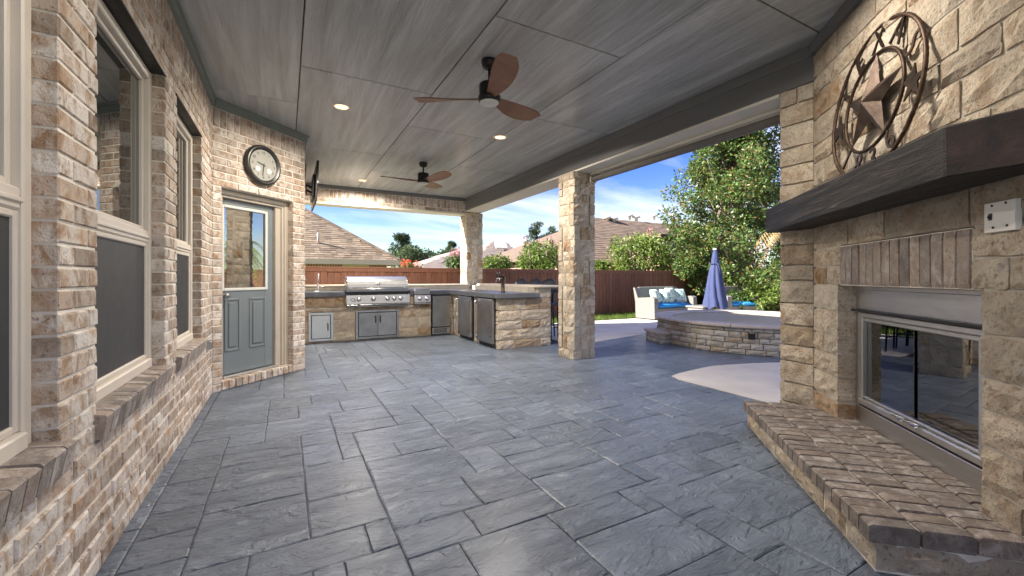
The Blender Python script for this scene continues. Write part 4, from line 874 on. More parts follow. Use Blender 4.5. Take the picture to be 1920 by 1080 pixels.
prof(2.315, 2.655, [(8.44, .70), (8.42, .72), (8.435, .86), (8.47, .88), (8.95, .88), (8.95, .70)], 'control_panel', M['steel'], sb)
b = MB(); b.cbox(2.315, 8.45, .885, 2.655, 8.96, .975, .01); b.cbox(2.33, 8.44, .965, 2.64, 8.93, .995, .008); b.build('lid', M['steel_dark'], sb)
b = MB(); b.cbox(2.31, 8.41, .682, 2.66, 8.45, .70, .003); b.build('trim', M['steel'], sb)
for x in (2.425, 2.57):
    b = MB(); b.lathe([(.040, 0), (.040, .006), (.027, .010), (.026, .042), (.022, .047), (0, .047)], (x, 8.428, .79), (0, -1, 0), 20); b.build('knob', M['steel'], sb)
# refrigeration
im = root('ice_maker', (2.9, 8.7, 0), 'undercounter ice maker with dull steel door and black vent grille', 'ice maker')
b = MB(); b.cbox(2.70, KY - .01, .012, 3.105, 9.05, .862, .004); b.build('cabinet', M['black'], im)
b = MB(); b.cbox(2.715, KY - .05, .185, 3.10, KY - .012, .845, .006); b.build('door', M['steel_dark'], im)
b = MB(); b.cbox(2.712, KY - .035, .03, 3.098, KY - .012, .165, .004); gg = b.build('grille', M['steel'], im)
for k in range(14):
    b = MB(); b.box(2.745 + k * .021, KY - .037, .048, 2.756 + k * .021, KY - .034, .15); b.build('slot', M['black'], gg)
for (ya, yb, lab) in ((7.36, 8.07, 'steel undercounter refrigerator in the inner corner of the kitchen leg'), (6.40, 7.10, 'steel undercounter refrigerator at the open end of the kitchen leg')):
    fg = root('refrigerator', (3.4, (ya + yb) / 2, 0), lab, 'refrigerator', 'undercounter refrigerators in the kitchen leg')
    b = MB(); b.cbox(KX - .01, ya + .004, .012, 3.75, yb - .004, .860, .004); b.build('cabinet', M['black'], fg)
    b = MB(); b.cbox(KX - .062, ya + .02, .075, KX - .013, yb - .015, .848, .01); dr = b.build('door', M['steel_dark'], fg)
    hy = yb - .075; b = MB(); b.tube([(KX - .06, hy, .80), (KX - .115, hy, .795), (KX - .125, hy, .76), (KX - .125, hy, .17), (KX - .115, hy, .135), (KX - .06, hy, .13)], .012, 10); b.build('handle', M['steel'], dr)
    b = MB(); b.lathe([(.0, 0), (.012, 0), (.012, .008), (0, .01)], (KX - .062, ya + .1, .2), (-1, 0, 0), 10); b.build('lock', M['black'], dr)
# beer tap tower
bt = root('beer_tap', (3.42, 6.62, .957), 'brass draft beer tower with two black tap handles on the counter', 'beer tap')
tx, ty = at(943, 7.36); 
b = MB(); b.lathe([(.045, 0), (.045, .012), (.032, .02), (.032, .29), (.036, .295), (.036, .31), (0, .315)], (tx, ty, .957), (0, 0, 1), 20); b.build('tower', M['iron_star'], bt)
for dy_ in (-.045, .045):
    b = MB(); b.tube([(tx, ty, 1.21), (tx - .09, ty + dy_, 1.21), (tx - .10, ty + dy_, 1.16)], .010, 8); b.build('spigot', M['steel'], bt)
    b = MB(); b.tube([(tx - .085, ty + dy_, 1.21), (tx - .088, ty + dy_, 1.26), (tx - .09, ty + dy_, 1.33)], [.007, .013, .015], 8); b.build('tap_handle', M['black'], bt)
bt.location = (tx, ty, .957)
for ch in bt.children: ch.matrix_parent_inverse = Matrix.Translation((-tx, -ty, -.957))
# bar stools
def stool():
    s = root('bar_stool', (0, 0, 0), 'slate wicker bar stool', 'bar stool', 'slate wicker bar stools along the raised bar')
    for (x, y_) in ((-.2, -.2), (-.2, .2), (.2, -.2), (.2, .2)):
        b = MB(); b.tube([(x * 1.12, y_ * 1.12, 0), (x, y_, .70)], .014, 8); b.build('leg', M['black'], s)
    for z in (.22, .26):
        b = MB(); k = .213
        if z < .25: b.tube([(-k, -k, z), (-k, k, z)], .010, 6); b.tube([(k, -k, z), (k, k, z)], .010, 6)
        else: b.tube([(-k, -k, z), (k, -k, z)], .010, 6); b.tube([(-k, k, z), (k, k, z)], .010, 6)
        b.build('stretcher', M['black'], s)
    b = MB(); b.cbox(-.23, -.24, .68, .24, .24, .745, .02); b.build('seat', M['wicker_dark'], s)
    b = MB(); N = 10; V = []
    for j in range(7):
        for i in range(N + 1):
            q = i / N * 2 - 1; hgt = .47 - .07 * q * q; V.append((.235 - .06 * q * q + .05 * j / 6, q * .23, .73 + hgt * j / 6))
    F = [(j * (N + 1) + i, j * (N + 1) + i + 1, (j + 1) * (N + 1) + i + 1, (j + 1) * (N + 1) + i) for j in range(6) for i in range(N)]; k = len(V)
    b.add(V + [(p[0] + .03, p[1], p[2]) for p in V], F + [tuple(x + k for x in f[::-1]) for f in F], True)
    per = list(range(N + 1)) + [j * (N + 1) + N for j in range(1, 7)] + [6 * (N + 1) + i for i in range(N - 1, -1, -1)] + [j * (N + 1) for j in range(5, 0, -1)]
    b.f += [(per[q], per[(q + 1) % len(per)], k + per[(q + 1) % len(per)], k + per[q]) for q in range(len(per))]; b.sm += [False] * len(per)
    b.build('backrest', M['wicker_dark'], s)
    for y_ in (-1, 1):
        b = MB(); b.tube([(-.2, y_ * .235, .74), (-.2, y_ * .245, .93), (-.12, y_ * .25, .95), (.2, y_ * .245, .96)], .014, 8); b.build('armrest', M['black'], s)
    return s
st0 = stool(); LB = ['slate wicker bar stool behind the free-standing stone column', 'slate wicker bar stool next after the one behind the free-standing column', 'slate wicker bar stool second nearest to the corner column', 'slate wicker bar stool nearest to the corner column']
for k, yy in enumerate((6.86, 7.42, 7.98, 8.62)):
    s = st0 if k == 0 else copy_tree(st0); s.location = (4.70, yy, .005); s.rotation_euler.z = (-.04, .05, -.02, .07)[k]; s['label'] = LB[k]
# ================================================================== spa
SX, SY, SR, SZ_ = 7.88, 4.85, 1.70, .42
spa = root('spa', (SX, SY, 0), 'raised round spa clad in grey ledgestone with a pale coping', 'spa')
b = MB(); b.lathe([(SR - .06, 0), (SR - .06, SZ_), (SR - .24, SZ_), (SR - .24, .02)], (SX, SY, 0), (0, 0, 1), 72); b.build('shell', M['dark_gap'], spa)
rn = random.Random(9); z = .0; rest = MB(); pieces = []
while z < SZ_ - .02:
    hgt = rn.choice((.05, .06, .07, .085, .095))
    if SZ_ - z - hgt < .04: hgt = SZ_ - z
    a = rn.uniform(0, .2); a_end = a + 2 * math.pi
    while a < a_end - .01:
        w = rn.uniform(.09, .30) / SR
        if a_end - a - w < .05: w = a_end - a
        pieces.append((a, a + w, z, z + hgt)); a += w
    z += hgt
for (a0, a1, z0, z1) in pieces:
    am = (a0 + a1) / 2; px_, py_ = SX + SR * math.cos(am), SY + SR * math.sin(am); face = (px_ * math.cos(am) + py_ * math.sin(am)) < 0
    rj = SR + rn.uniform(-.012, .012)
    def cyl(s, t, zz, rj=rj): return Vector((SX + (rj + t) * math.cos(s / SR), SY + (rj + t) * math.sin(s / SR), zz))
    V = []; n_, m_ = 4, 3; g = .005
    for j in range(m_):
        for i in range(n_):
            e = i in (0, n_ - 1) or j in (0, m_ - 1); s = a0 * SR + g + (a1 - a0 - 2 * g / SR) * SR * i / (n_ - 1); zz = z0 + g + (z1 - z0 - 2 * g) * j / (m_ - 1)
            V.append(cyl(s + rn.uniform(-.003, .003), rn.uniform(-.012, -.004) if e else rn.uniform(.002, .012), zz + rn.uniform(-.003, .003)))
    F = [(j * n_ + i, j * n_ + i + 1, (j + 1) * n_ + i + 1, (j + 1) * n_ + i) for j in range(m_ - 1) for i in range(n_ - 1)]
    per = [0, 1, 2, 3, 7, 11, 10, 9, 8, 4]; k = len(V); cen = Vector((SX, SY, 0))
    V += [Vector((SX + (SR - .07) * (V[i].x - SX) / math.hypot(V[i].x - SX, V[i].y - SY), SY + (SR - .07) * (V[i].y - SY) / math.hypot(V[i].x - SX, V[i].y - SY), V[i].z)) for i in per]
    F += [(per[(q + 1) % 10], per[q], k + q, k + (q + 1) % 10) for q in range(10)]
    if face: MB().add(V, F).build('ledge_stone', M['ledge_stone'], spa)
    else: rest.add(V, F)
tag(rest.build('ledge_stone_field', M['ledge_stone'], spa), kind='stuff')
NC = 16
for k in range(NC):
    a0, a1 = 2 * math.pi * k / NC + .003, 2 * math.pi * (k + 1) / NC - .003; b = MB(); P = [(SR - .27, SZ_ + .001), (SR + .035, SZ_ + .001), (SR + .048, SZ_ + .014), (SR + .048, SZ_ + .038), (SR + .03, SZ_ + .052), (SR - .25, SZ_ + .052), (SR - .275, SZ_ + .03)]; n_ = 7; m_ = 6; V = []
    for i in range(m_):
        a = a0 + (a1 - a0) * i / (m_ - 1); V += [(SX + r_ * math.cos(a), SY + r_ * math.sin(a), zz) for r_, zz in P]
    b.add(V, [(i * n_ + q, (i + 1) * n_ + q, (i + 1) * n_ + (q + 1) % n_, i * n_ + (q + 1) % n_) for i in range(m_ - 1) for q in range(n_)] + [tuple(range(n_)), tuple(range((m_ - 1) * n_, m_ * n_))[::-1]]); b.build('coping_stone', M['coping'], spa)
b = MB(); b.lathe([(SR - .25, SZ_ + .0005), (SR - .25, .06), (SR - .5, .05), (0, .03)], (SX, SY, 0), (0, 0, 1), 64); b.build('basin', M['spa_tile'], spa)
b = MB(); b.lathe([(SR - .249, .325), (SR * .4, .3255), (0, .325)], (SX, SY, 0), (0, 0, 1), 64); b.build('water', M['water'], spa)
a = math.atan2(3.95 - SY, 6.46 - SX); b = MB(); fs_ = frame((SX + (SR + .01) * math.cos(a), SY + (SR + .01) * math.sin(a), 0), (-math.sin(a), math.cos(a)), (math.cos(a), math.sin(a)))
b.cbox(-.05, -.02, .255, .05, .012, .345, .004, fs_)
for s in (-.022, .022): b.lathe([(0, 0), (.007, 0), (.007, .004), (0, .005)], fs_(s, .011, .30), (math.cos(a), math.sin(a), 0), 8)
b.build('control_plate', M['black'], spa)
# stone step
stp = root('stone_step', (6.35, 5.75, 0), 'low ledgestone step with flat slab against the spa', 'step')
b = MB(); b.prism([(6.08, 5.44), (6.30, 5.98), (6.75, 5.9), (6.45, 5.3)], 0, .17); b.build('core', M['dark_gap'], stp)
for (p, q) in (((6.07, 5.43), (6.295, 5.99)), ((6.44, 5.29), (6.07, 5.43))):
    p, q = Vector(p + (0,)), Vector(q + (0,)); u = (q - p).normalized(); nrm = Vector((-u.y, u.x, 0)); 
    if nrm.dot(p) > 0: nrm = -nrm
    put_stones(ashlar(0, (q - p).length, 0, .17, (.07, .10), (.12, .25), jt=.010, seed=71), frame(p, u, nrm), M['ledge_stone'], stp, .05, .008, 'ledge_stone', 4, 3)
me = MB().prism([(6.03, 5.42), (6.27, 6.03), (6.78, 5.93), (6.46, 5.25)], .17, .215).mesh('step_slab'); bm = bmesh.new(); bm.from_mesh(me); bmesh.ops.bevel(bm, geom=list(bm.edges), offset=.01, segments=2, affect='EDGES'); bm.to_mesh(me); bm.free(); ob('step_slab', me, M['coping'], stp)
# ================================================================== garden furniture
def cushion(b, x0, y0, z0, x1, y1, z1, puff=.03, n=7):
    V = []; F = []
    for sgn in (1, -1):
        k = len(V)
        for j in range(n):
            for i in range(n):
                u, v = i / (n - 1), j / (n - 1); e = (1 - (2 * u - 1) ** 4) * (1 - (2 * v - 1) ** 4); V.append((x0 + (x1 - x0) * u, y0 + (y1 - y0) * v, (z0 + z1) / 2 + sgn * ((z1 - z0) / 2 * (.25 + .75 * e ** .4) + puff * e * .5)))
        f = [(k + j * n + i, k + j * n + i + 1, k + (j + 1) * n + i + 1, k + (j + 1) * n + i) for j in range(n - 1) for i in range(n - 1)]; F += f if sgn > 0 else [q[::-1] for q in f]
    per = list(range(n)) + [j * n + n - 1 for j in range(1, n)] + [(n - 1) * n + i for i in range(n - 2, -1, -1)] + [j * n for j in range(n - 2, 0, -1)]
    F += [(per[(q + 1) % len(per)], per[q], n * n + per[q], n * n + per[(q + 1) % len(per)]) for q in range(len(per))]; b.add(V, F, True); return b
def sofa(x0, y0, L, rot, label, seats):
    s = root('wicker_sofa', (0, 0, 0), label, 'sofa', 'grey wicker garden seats')
    for xa in (0, L - .17):
        b = MB(); P = [(0, .03), (.02, .62), (.10, .66), (.62, .62), (.74, .92), (.80, .92), (.72, .50), (.70, .03)]; n = len(P)
        b.add([(xa, p[0], p[1]) for p in P] + [(xa + .17, p[0], p[1]) for p in P], [(i, (i + 1) % n, n + (i + 1) % n, n + i) for i in range(n)] + [tuple(range(n))[::-1], tuple(range(n, 2 * n))]); b.build('arm_panel', M['wicker'], s)
        for yy in (.03, .66):
            b = MB(); b.box(xa + .02, yy, 0, xa + .06, yy + .04, .04); b.build('foot', M['black'], s)
    b = MB(); b.cbox(.165, .04, .10, L - .165, .66, .32, .01); b.build('seat_base', M['wicker'], s)
    b = MB(); b.obox((.16, .62, .30), (L - .32, 0, 0), (0, .05, .01), (0, .10, .63)); b.build('backrest', M['wicker'], s)
    b = MB(); cushion(b, .175, .03, .32, L - .175, .62, .44, .04, 9); b.build('seat_cushion', M['cushion_blue'], s)
    s.location = (x0, y0, .006); s.rotation_euler.z = rot; return s
def pillow(x, y, z, tilt, yaw, label, size=.44):
    b = MB(); cushion(b, -size / 2, -size / 2, -.02, size / 2, size / 2, .02, .17, 9); me = b.mesh('throw_pillow')
    o = ob('throw_pillow', me, M['pillow'], None, Matrix.Translation((x, y, z)) @ Matrix.Rotation(yaw, 4, 'Z') @ Matrix.Rotation(math.radians(tilt), 4, 'X')); tag(o, label, 'pillow', 'palm print throw pillows'); return o
sofa(9.24, 8.46, 1.95, .05, 'long grey wicker sofa with blue seat cushion and palm-print pillows by the fence', 3)
PW = [(9.70, 8.84, 'palm-print pillow slumped by the near arm of the long wicker sofa'), (10.12, 8.80, 'palm-print pillow second from the near arm of the long wicker sofa'), (10.42, 8.93, 'palm-print pillow propped highest, in the middle of the long wicker sofa'), (10.80, 8.90, 'palm-print pillow by the far arm of the long wicker sofa')]
for k, (x, y, lab) in enumerate(PW): pillow(x, y, .665 + (.03 if k == 2 else 0), (66, 70, 78, 68)[k], (.3, -.1, .15, -.25)[k], lab)
s2 = sofa(12.1, 8.15, 1.35, -.25, 'short grey wicker loveseat with plain blue cushion behind the closed umbrella', 2)
tb = root('wicker_table', (10.4, 7.8, 0), 'low grey wicker coffee table between the sofa and the umbrella', 'table')
b = MB(); b.cbox(10.05, 7.50, .38, 11.25, 8.08, .43, .01); b.build('table_top', M['wicker'], tb)
b = MB(); b.cbox(10.09, 7.54, .12, 11.21, 8.04, .379, .01); b.build('apron', M['wicker'], tb)
for (x, y) in ((10.12, 7.57), (11.14, 7.57), (10.12, 7.97), (11.14, 7.97)):
    b = MB(); b.box(x, y, .004, x + .04, y + .04, .13); b.build('leg', M['wicker'], tb)
# closed umbrella
ux, uy = at(1341, 11.6); um = root('patio_umbrella', (ux, uy, 0), 'closed navy patio umbrella tied with a strap beside the spa', 'umbrella')
zt_, zb_ = zat(467, 11.6), zat(577, 11.6)
b = MB(); V = []; NA, NZ = 64, 22
for j in range(NZ):
    q = j / (NZ - 1); zz = zt_ + (zb_ - zt_) * q; r0 = .045 + .25 * q ** .85 * (1 if q > .24 else .8 + .2 * (q / .24)); r0 *= (1 - .17 * math.exp(-((q - .245) / .05) ** 2))
    for k in range(NA):
        a = 2 * math.pi * k / NA; fold = .24 * (abs(math.sin(a * 4 + .9 * math.sin(q * 3))) - .5) * min(1, q * 2.2); rr_ = r0 * (1 + fold); V.append((ux + rr_ * math.cos(a + q * .25), uy + rr_ * math.sin(a + q * .25), zz + (.05 * math.sin(a * 4) if q > .9 else 0)))
b.add(V, [(j * NA + k, (j + 1) * NA + k, (j + 1) * NA + (k + 1) % NA, j * NA + (k + 1) % NA) for j in range(NZ - 1) for k in range(NA)], True); b.build('canopy', M['canvas'], um)
b = MB(); b.lathe([(.0, .03), (.03, .015), (.05, 0), (.045, -.02)], (ux, uy, zt_), (0, 0, 1), 14); b.build('finial', M['white_plate'], um)
b = MB(); zs = zt_ + (zb_ - zt_) * .245; b.tube([(ux + .155 * math.cos(a), uy + .155 * math.sin(a), zs) for a in [k * 2 * math.pi / 24 for k in range(24)]], .012, 6, True); b.tube([(ux - .09, uy - .13, zs), (ux - .10, uy - .19, zs - .12), (ux - .09, uy - .21, zs - .28)], .012, 6); b.build('tie_strap', M['canvas'], um)
b = MB(); b.tube([(ux, uy, .004), (ux, uy, zt_ - .05)], .019, 10); b.build('pole', M['black'], um)
b = MB(); b.lathe([(.26, 0), (.26, .05), (.22, .07), (.035, .09), (.035, .25)], (ux, uy, .004), (0, 0, 1), 24); b.build('base', M['black'], um)
# ================================================================== fences, each board a piece
def fence(p, q, ztop, label, zb=-.06, pitch=.142, posts=True):
    p, q = Vector(p), Vector(q); L = (q - p).length; u = (q - p).normalized(); nrm = Vector((u.y, -u.x, 0)); f = root('board_fence', tuple(p + u * L / 2 + Vector((0, 0, zb))), label, 'fence'); fr = frame(p, u, nrm)
    vs = []; rn = random.Random(int(L * 10))
    for k in range(4):
        b = MB(); t = k * .003; b.cbox(0, -.009, zb, pitch - .006, .009 + t, ztop - .05 + rn.uniform(-.006, .006), .004); me = b.mesh('board'); me.materials.append(M['fence']); vs.append(me)
    n = int(L / pitch)
    for i in range(n): ob('board', vs[rn.randrange(4)], None, f, fr.mat @ Matrix.Translation((i * pitch, rn.uniform(-.004, .004), 0)))
    b = MB(); b.cbox(0, -.05, ztop - .028, L, .035, ztop, .004, fr); b.build('cap_rail', M['fence'], f)
    b = MB(); b.cbox(0, .0125, ztop - .11, L, .030, ztop - .03, .003, fr); b.build('trim_rail', M['fence'], f)
    b = MB(); b.cbox(0, -.05, .25, L, -.011, .34, .003, fr); b.cbox(0, -.05, ztop - .2, L, -.011, ztop - .11, .003, fr); b.build('back_rail', M['fence'], f)
fence((-.6, 10.15, 0), (16.9, 10.45, 0), 1.47, 'reddish brown board fence running behind the kitchen and sofa')
fence((17.0, 10.45, 0), (17.0, -4, 0), 1.62, 'reddish brown board fence closing the far right side of the garden')
# ================================================================== foliage
def leaves(cl, n, rad, size, flat=.0, asp=.45, droop=.2, seed=0):
    """leaf-sized folded faces scattered round clump centres; returns vertex and face arrays"""
    R = np.random.default_rng(seed); C = np.array(cl, float); k = len(C); N = k * n
    d = R.normal(size=(N, 3)); d /= np.linalg.norm(d, axis=1)[:, None]; r = R.uniform(.25, 1, N) ** .6
    rad = np.broadcast_to(np.asarray(rad, float), (k,)); P = np.repeat(C, n, 0) + d * (r * np.repeat(rad, n))[:, None] * np.array((1, 1, 1 - flat))
    ax = d + R.normal(size=(N, 3)) * .7; ax[:, 2] -= droop; ax /= np.linalg.norm(ax, axis=1)[:, None]
    t = np.cross(ax, R.normal(size=(N, 3))); t /= np.linalg.norm(t, axis=1)[:, None]; nn = np.cross(ax, t); L = size * R.uniform(.65, 1.3, N)[:, None]; w = L * asp * .5
    V = np.stack([P, P + ax * L * .45 + t * w + nn * L * .08, P + ax * L, P + ax * L * .45 - t * w + nn * L * .08], 1).reshape(-1, 3)
    return V, np.arange(N * 4).reshape(-1, 4)
def leaf_obj(name, V, F, mat, parent):
    me = bpy.data.meshes.new(name); me.vertices.add(len(V)); me.vertices.foreach_set('co', V.astype(np.float32).ravel()); nl = len(F) * 4; me.loops.add(nl); me.loops.foreach_set('vertex_index', F.ravel().astype(np.int32))
    me.polygons.add(len(F)); me.polygons.foreach_set('loop_start', np.arange(0, nl, 4, dtype=np.int32)); me.update(calc_edges=True); me.validate(); return ob(name, me, mat, parent)
def clumps(c, rx, ry, rz, n, seed, shell=.45, jag=.25, gaps=0):
    R = np.random.default_rng(seed); out = []
    ph = R.uniform(0, 6.28, 6)
    while len(out) < n:
        d = R.normal(size=3); d /= np.linalg.norm(d); q = R.uniform(shell, 1) ** .7; lob = 1 + jag * (math.sin(3 * math.atan2(d[1], d[0]) + ph[0] + 2 * d[2]) * .6 + math.sin(5 * d[2] + ph[1] + 2 * d[0]) * .5)
        out.append((c[0] + rx * d[0] * q * lob, c[1] + ry * d[1] * q * lob, c[2] + rz * d[2] * q * (.85 + .15 * lob)))
    return out
def limbs(b, base, top, tips, r0, seed=0, forks=9):
    R = random.Random(seed); base, top = Vector(base), Vector(top); ax = [base.lerp(top, q) + Vector((R.uniform(-.06, .06), R.uniform(-.06, .06), 0)) * (top - base).length * .25 * (q > 0) for q in (0, .2, .4, .6, .8, 1)]
    b.tube(ax, [r0 * x for x in (1.25, .95, .8, .62, .42, .18)], 9)
    for t in R.sample(list(tips), min(forks, len(tips))):
        t = Vector(t); k = R.randrange(1, 5); s = ax[k]; m = s.lerp(t, .5) + Vector((0, 0, .12 * (t - s).length)); b.tube([s, s.lerp(m, .5), m, t], [r0 * (.45 - .06 * k), r0 * .32, r0 * .2, r0 * .07], 6)
def tree(name, label, xy, z0, zc, rx, rz, ncl, nlf, crad, size, mat, trunk_r, seed, group=None, bloom=None, asp=.45, jag=.25, cat='tree', shell=.45, forks=10, ry=None, multi=1, gz=-.06):
    t = root(name, (xy[0], xy[1], gz), label, cat, group); cl = clumps((xy[0], xy[1], zc), rx, ry or rx, rz, ncl, seed, shell, jag)
    b = MB()
    for k in range(multi): o = (k - (multi - 1) / 2) * .12; limbs(b, (xy[0] + o, xy[1] + o * .4, gz), (xy[0] + o * 5, xy[1] + o * 2, zc + rz * .6), cl, trunk_r, seed + k, forks)
    b.build('trunk', M['bark'], t); V, F = leaves(cl, nlf, crad, size, .15, asp, seed=seed); leaf_obj('crown', V, F, M[mat], t)
    if bloom:
        mt, nb = bloom; top = sorted(cl, key=lambda p: -p[2] + .6 * random.random())[:nb]; R = np.random.default_rng(seed + 5); top = [(p[0] + R.normal() * .1, p[1] + R.normal() * .1, p[2] + crad * .8) for p in top]
        V, F = leaves(top, 60, .15, .055, 0, .9, seed=seed + 7); leaf_obj('blossom', V, F, M[mt], t)
    return t
# magnolia beside the fence
mx, my = at(1378, 15.2)
mg = root('magnolia_tree', (mx, my, -.06), 'big magnolia tree with glossy green and bronze leaves behind the umbrella', 'tree')
R = np.random.default_rng(2); cl = []
def mag_r(h): return 2.55 * (1 - .62 * max(0, (h - 2.0) / 6.2)) * (1 if h > 1.0 else .75)
while len(cl) < 430:
    h_ = R.uniform(.35, 8.4); a = R.uniform(0, 2 * math.pi); r_ = mag_r(h_) * R.uniform(.15, 1) ** .6 * (1 + .22 * math.sin(3 * a + h_ * 1.7) + .15 * math.sin(7 * h_ + a))
    p = (mx + r_ * math.cos(a), my + r_ * math.sin(a) * .9, h_)
    if h_ < 1.2 and r_ > 1.6: continue
    cl.append(p)
b = MB(); limbs(b, (mx, my, -.06), (mx + .1, my, 8.0), cl, .17, 3, 70); b.build('trunk', M['bark'], mg)
V, F = leaves(cl, 165, .36, .125, .1, .44, .1, seed=3); leaf_obj('crown', V, F, M['magnolia'], mg)
def tree_px(name, label, u, vt, w, depth, ncl, nlf, mat, seed, vb=500, **k):
    xy = at(u, depth); zt = zat(vt, depth); zb = zat(vb, depth); rx = w / 2 * depth / FPX
    return tree(name, label, xy, 0, (zt + zb) / 2, rx * .86, (zt - zb) / 2 * .86, ncl, nlf, k.pop('crad', rx * .28), k.pop('size', .09), mat, k.pop('tr', .06), seed, **k)
GB = 'crepe myrtles beyond the fence'
tree_px('crepe_myrtle', 'bright green crepe myrtle with pink blooms over the fence left of the magnolia', 1200, 432, 120, 16.5, 80, 70, 'bright', 31, bloom=('pink', 3), vb=520, size=.12, multi=3, group=GB)
tree_px('crepe_myrtle', 'bright green crepe myrtle over the fence just left of the free-standing column', 1010, 452, 92, 15.5, 70, 70, 'bright', 32, bloom=('pink', 3), vb=520, size=.11, multi=3, group=GB)
tree_px('crepe_myrtle', 'low yellow-green crepe myrtle over the fence right of the corner column', 932, 480, 62, 14.5, 46, 60, 'bright', 33, vb=520, size=.10, multi=2, group=GB)
tree_px('crepe_myrtle', 'pale crepe myrtle with pink blooms over the fence left of the corner column', 858, 466, 46, 15.0, 36, 50, 'mid', 34, bloom=('pink', 9), vb=516, size=.10, multi=2, group=GB)
tree_px('flowering_shrub', 'shrub with orange-red blooms showing over the fence beside the neighbour house', 768, 492, 44, 14.0, 22, 50, 'mid', 35, bloom=('red', 6), vb=520, size=.09, cat='shrub')
tree_px('garden_shrub', 'small green shrub over the fence close to the free-standing column', 1128, 484, 34, 14.5, 24, 50, 'bright', 36, vb=520, size=.10, cat='shrub')
tree_px('broad_tree', 'rounded leafy tree standing right beside the neighbour roof', 772, 460, 74, 34, 80, 60, 'far_leaf', 41, vb=512, size=.25, tr=.2)
tree_px('broad_tree', 'low olive tree in the gap beyond the grey hip roof', 842, 466, 66, 48, 70, 50, 'far_leaf', 42, vb=512, size=.32, tr=.2)
tree_px('broad_tree', 'distant dark tree between the rounded tree and the olive tree', 806, 470, 54, 60, 60, 50, 'pine', 43, vb=512, size=.38, tr=.2)
def pine(u, vt, w, depth, label, seed, vb=480):
    xy = at(u, depth); zt, zb = zat(vt, depth), zat(vb, depth); t = root('pine_tree', (xy[0], xy[1], -.06), label, 'tree', 'pines on the skyline'); R = random.Random(seed); cl = []; rw = w / 2 * depth / FPX
    b = MB(); b.tube([(xy[0], xy[1], -.06), (xy[0] + .2, xy[1], zb * .6), (xy[0], xy[1], zt)], [.22, .17, .05], 8)
    for k in range(26):
        q = R.random(); zz = zb + (zt - zb) * (.05 + .95 * q); r_ = rw * (1.1 - .55 * q) * R.uniform(.3, 1); a = R.uniform(0, 6.28); p = (xy[0] + r_ * math.cos(a), xy[1] + r_ * math.sin(a), zz); cl.append(p); b.tube([(xy[0], xy[1], zz - .3), p], [.06, .02], 5)
    b.build('trunk', M['bark'], t); V, F = leaves(cl, 110, rw * .30, .34, .45, .16, -.3, seed=seed); leaf_obj('crown', V, F, M['pine'], t)
pine(752, 440, 34, 42, 'dark layered pine rising behind the neighbour roof corner', 51); pine(1006, 420, 34, 50, 'tall tufted pine above the crepe myrtle, away from the column', 52, 470); pine(1037, 428, 32, 46, 'tufted pine touching the free-standing stone column', 53, 475); pine(847, 456, 16, 50, 'thin dark pine tip left of the corner column', 54, 480)
# shrubs, palm and ground cover at the foot of the magnolia and along the right fence
for k, (u, vt, w, dp, lab) in enumerate(((1430, 512, 80, 13.4, 'pale green shrub at the foot of the magnolia beside the fireplace pier'), (1385, 540, 56, 13.6, 'low dark shrub under the magnolia behind the umbrella'), (1330, 545, 40, 15.4, 'leafy bush between the sofa and the magnolia'))):
    tree_px('garden_shrub', lab, u, vt, w, dp, 50, 55, 'mid' if k else 'bright', 61 + k, vb=596, size=.10, tr=.03, cat='shrub', shell=.2)
def palm(x, y, h_, label, seed, mat='palm', n=26, L=1.5, name='palm_tree', a0=None):
    t = root(name, (x, y, -.06), label, 'palm'); R = random.Random(seed); b = MB(); b.tube([(x, y, -.06), (x + .1, y, h_ * .5), (x, y, h_)], [.16, .13, .12], 10); b.build('trunk', M['bark'], t)
    for k in range(n):
        a = R.uniform(0, 6.28) if a0 is None else a0 + R.uniform(-.5, .5); el = R.uniform(-.5, 1.1) if a0 is None else R.uniform(.1, .5); b = MB(); P = []
        for q in range(8):
            s = q / 7; rr_ = L * s * math.cos(el * (1 - s * .2)); P.append(Vector((x + rr_ * math.cos(a), y + rr_ * math.sin(a), h_ + L * s * math.sin(el) - 1.0 * L * s * s)))
        b.tube(P, [.014, .012, .011, .01, .008, .006, .005, .003], 5); sd = Vector((-math.sin(a), math.cos(a), 0))
        for q in range(2, 22):
            s = q / 22 * 7; i = min(6, int(s)); c = P[i].lerp(P[i + 1], s - i); ll = .34 * math.sin(min(1, .25 + q / 22) * 2.6)
            for sg in (-1, 1):
                tip = c + sd * sg * ll * .8 + (P[i + 1] - P[i]).normalized() * ll * .5 - Vector((0, 0, ll * .35)); w = (P[i + 1] - P[i]).normalized() * .016; b.add([c - w, c + w, tip], [(0, 1, 2)])
        b.build('frond', M[mat], t)
px_, py_ = at(1463, 13.6); palm(px_ + .5, py_ - .1, 2.9, 'palm with hanging dry tan fronds at the edge of the magnolia', 71, 'dry', 7, 1.7, 'dry_palm', math.radians(190))
palm(15.4, 3.6, 2.6, 'yellow-green palm by the right fence, seen mirrored in the door glass', 72, 'palm', 30, 1.6)
for k, (x, y) in enumerate(((16.2, 5.2), (16.1, 1.8), (16.3, .2))): tree('hedge_shrub', ('clipped green shrub before the right fence nearest the magnolia', 'clipped green shrub before the right fence past the palm', 'clipped green shrub before the right fence farthest from the magnolia')[k], (x, y), 0, .6, .7, .6, 46, 60, .2, .09, 'mid', .03, 81 + k, cat='shrub', group='shrubs along the right fence')
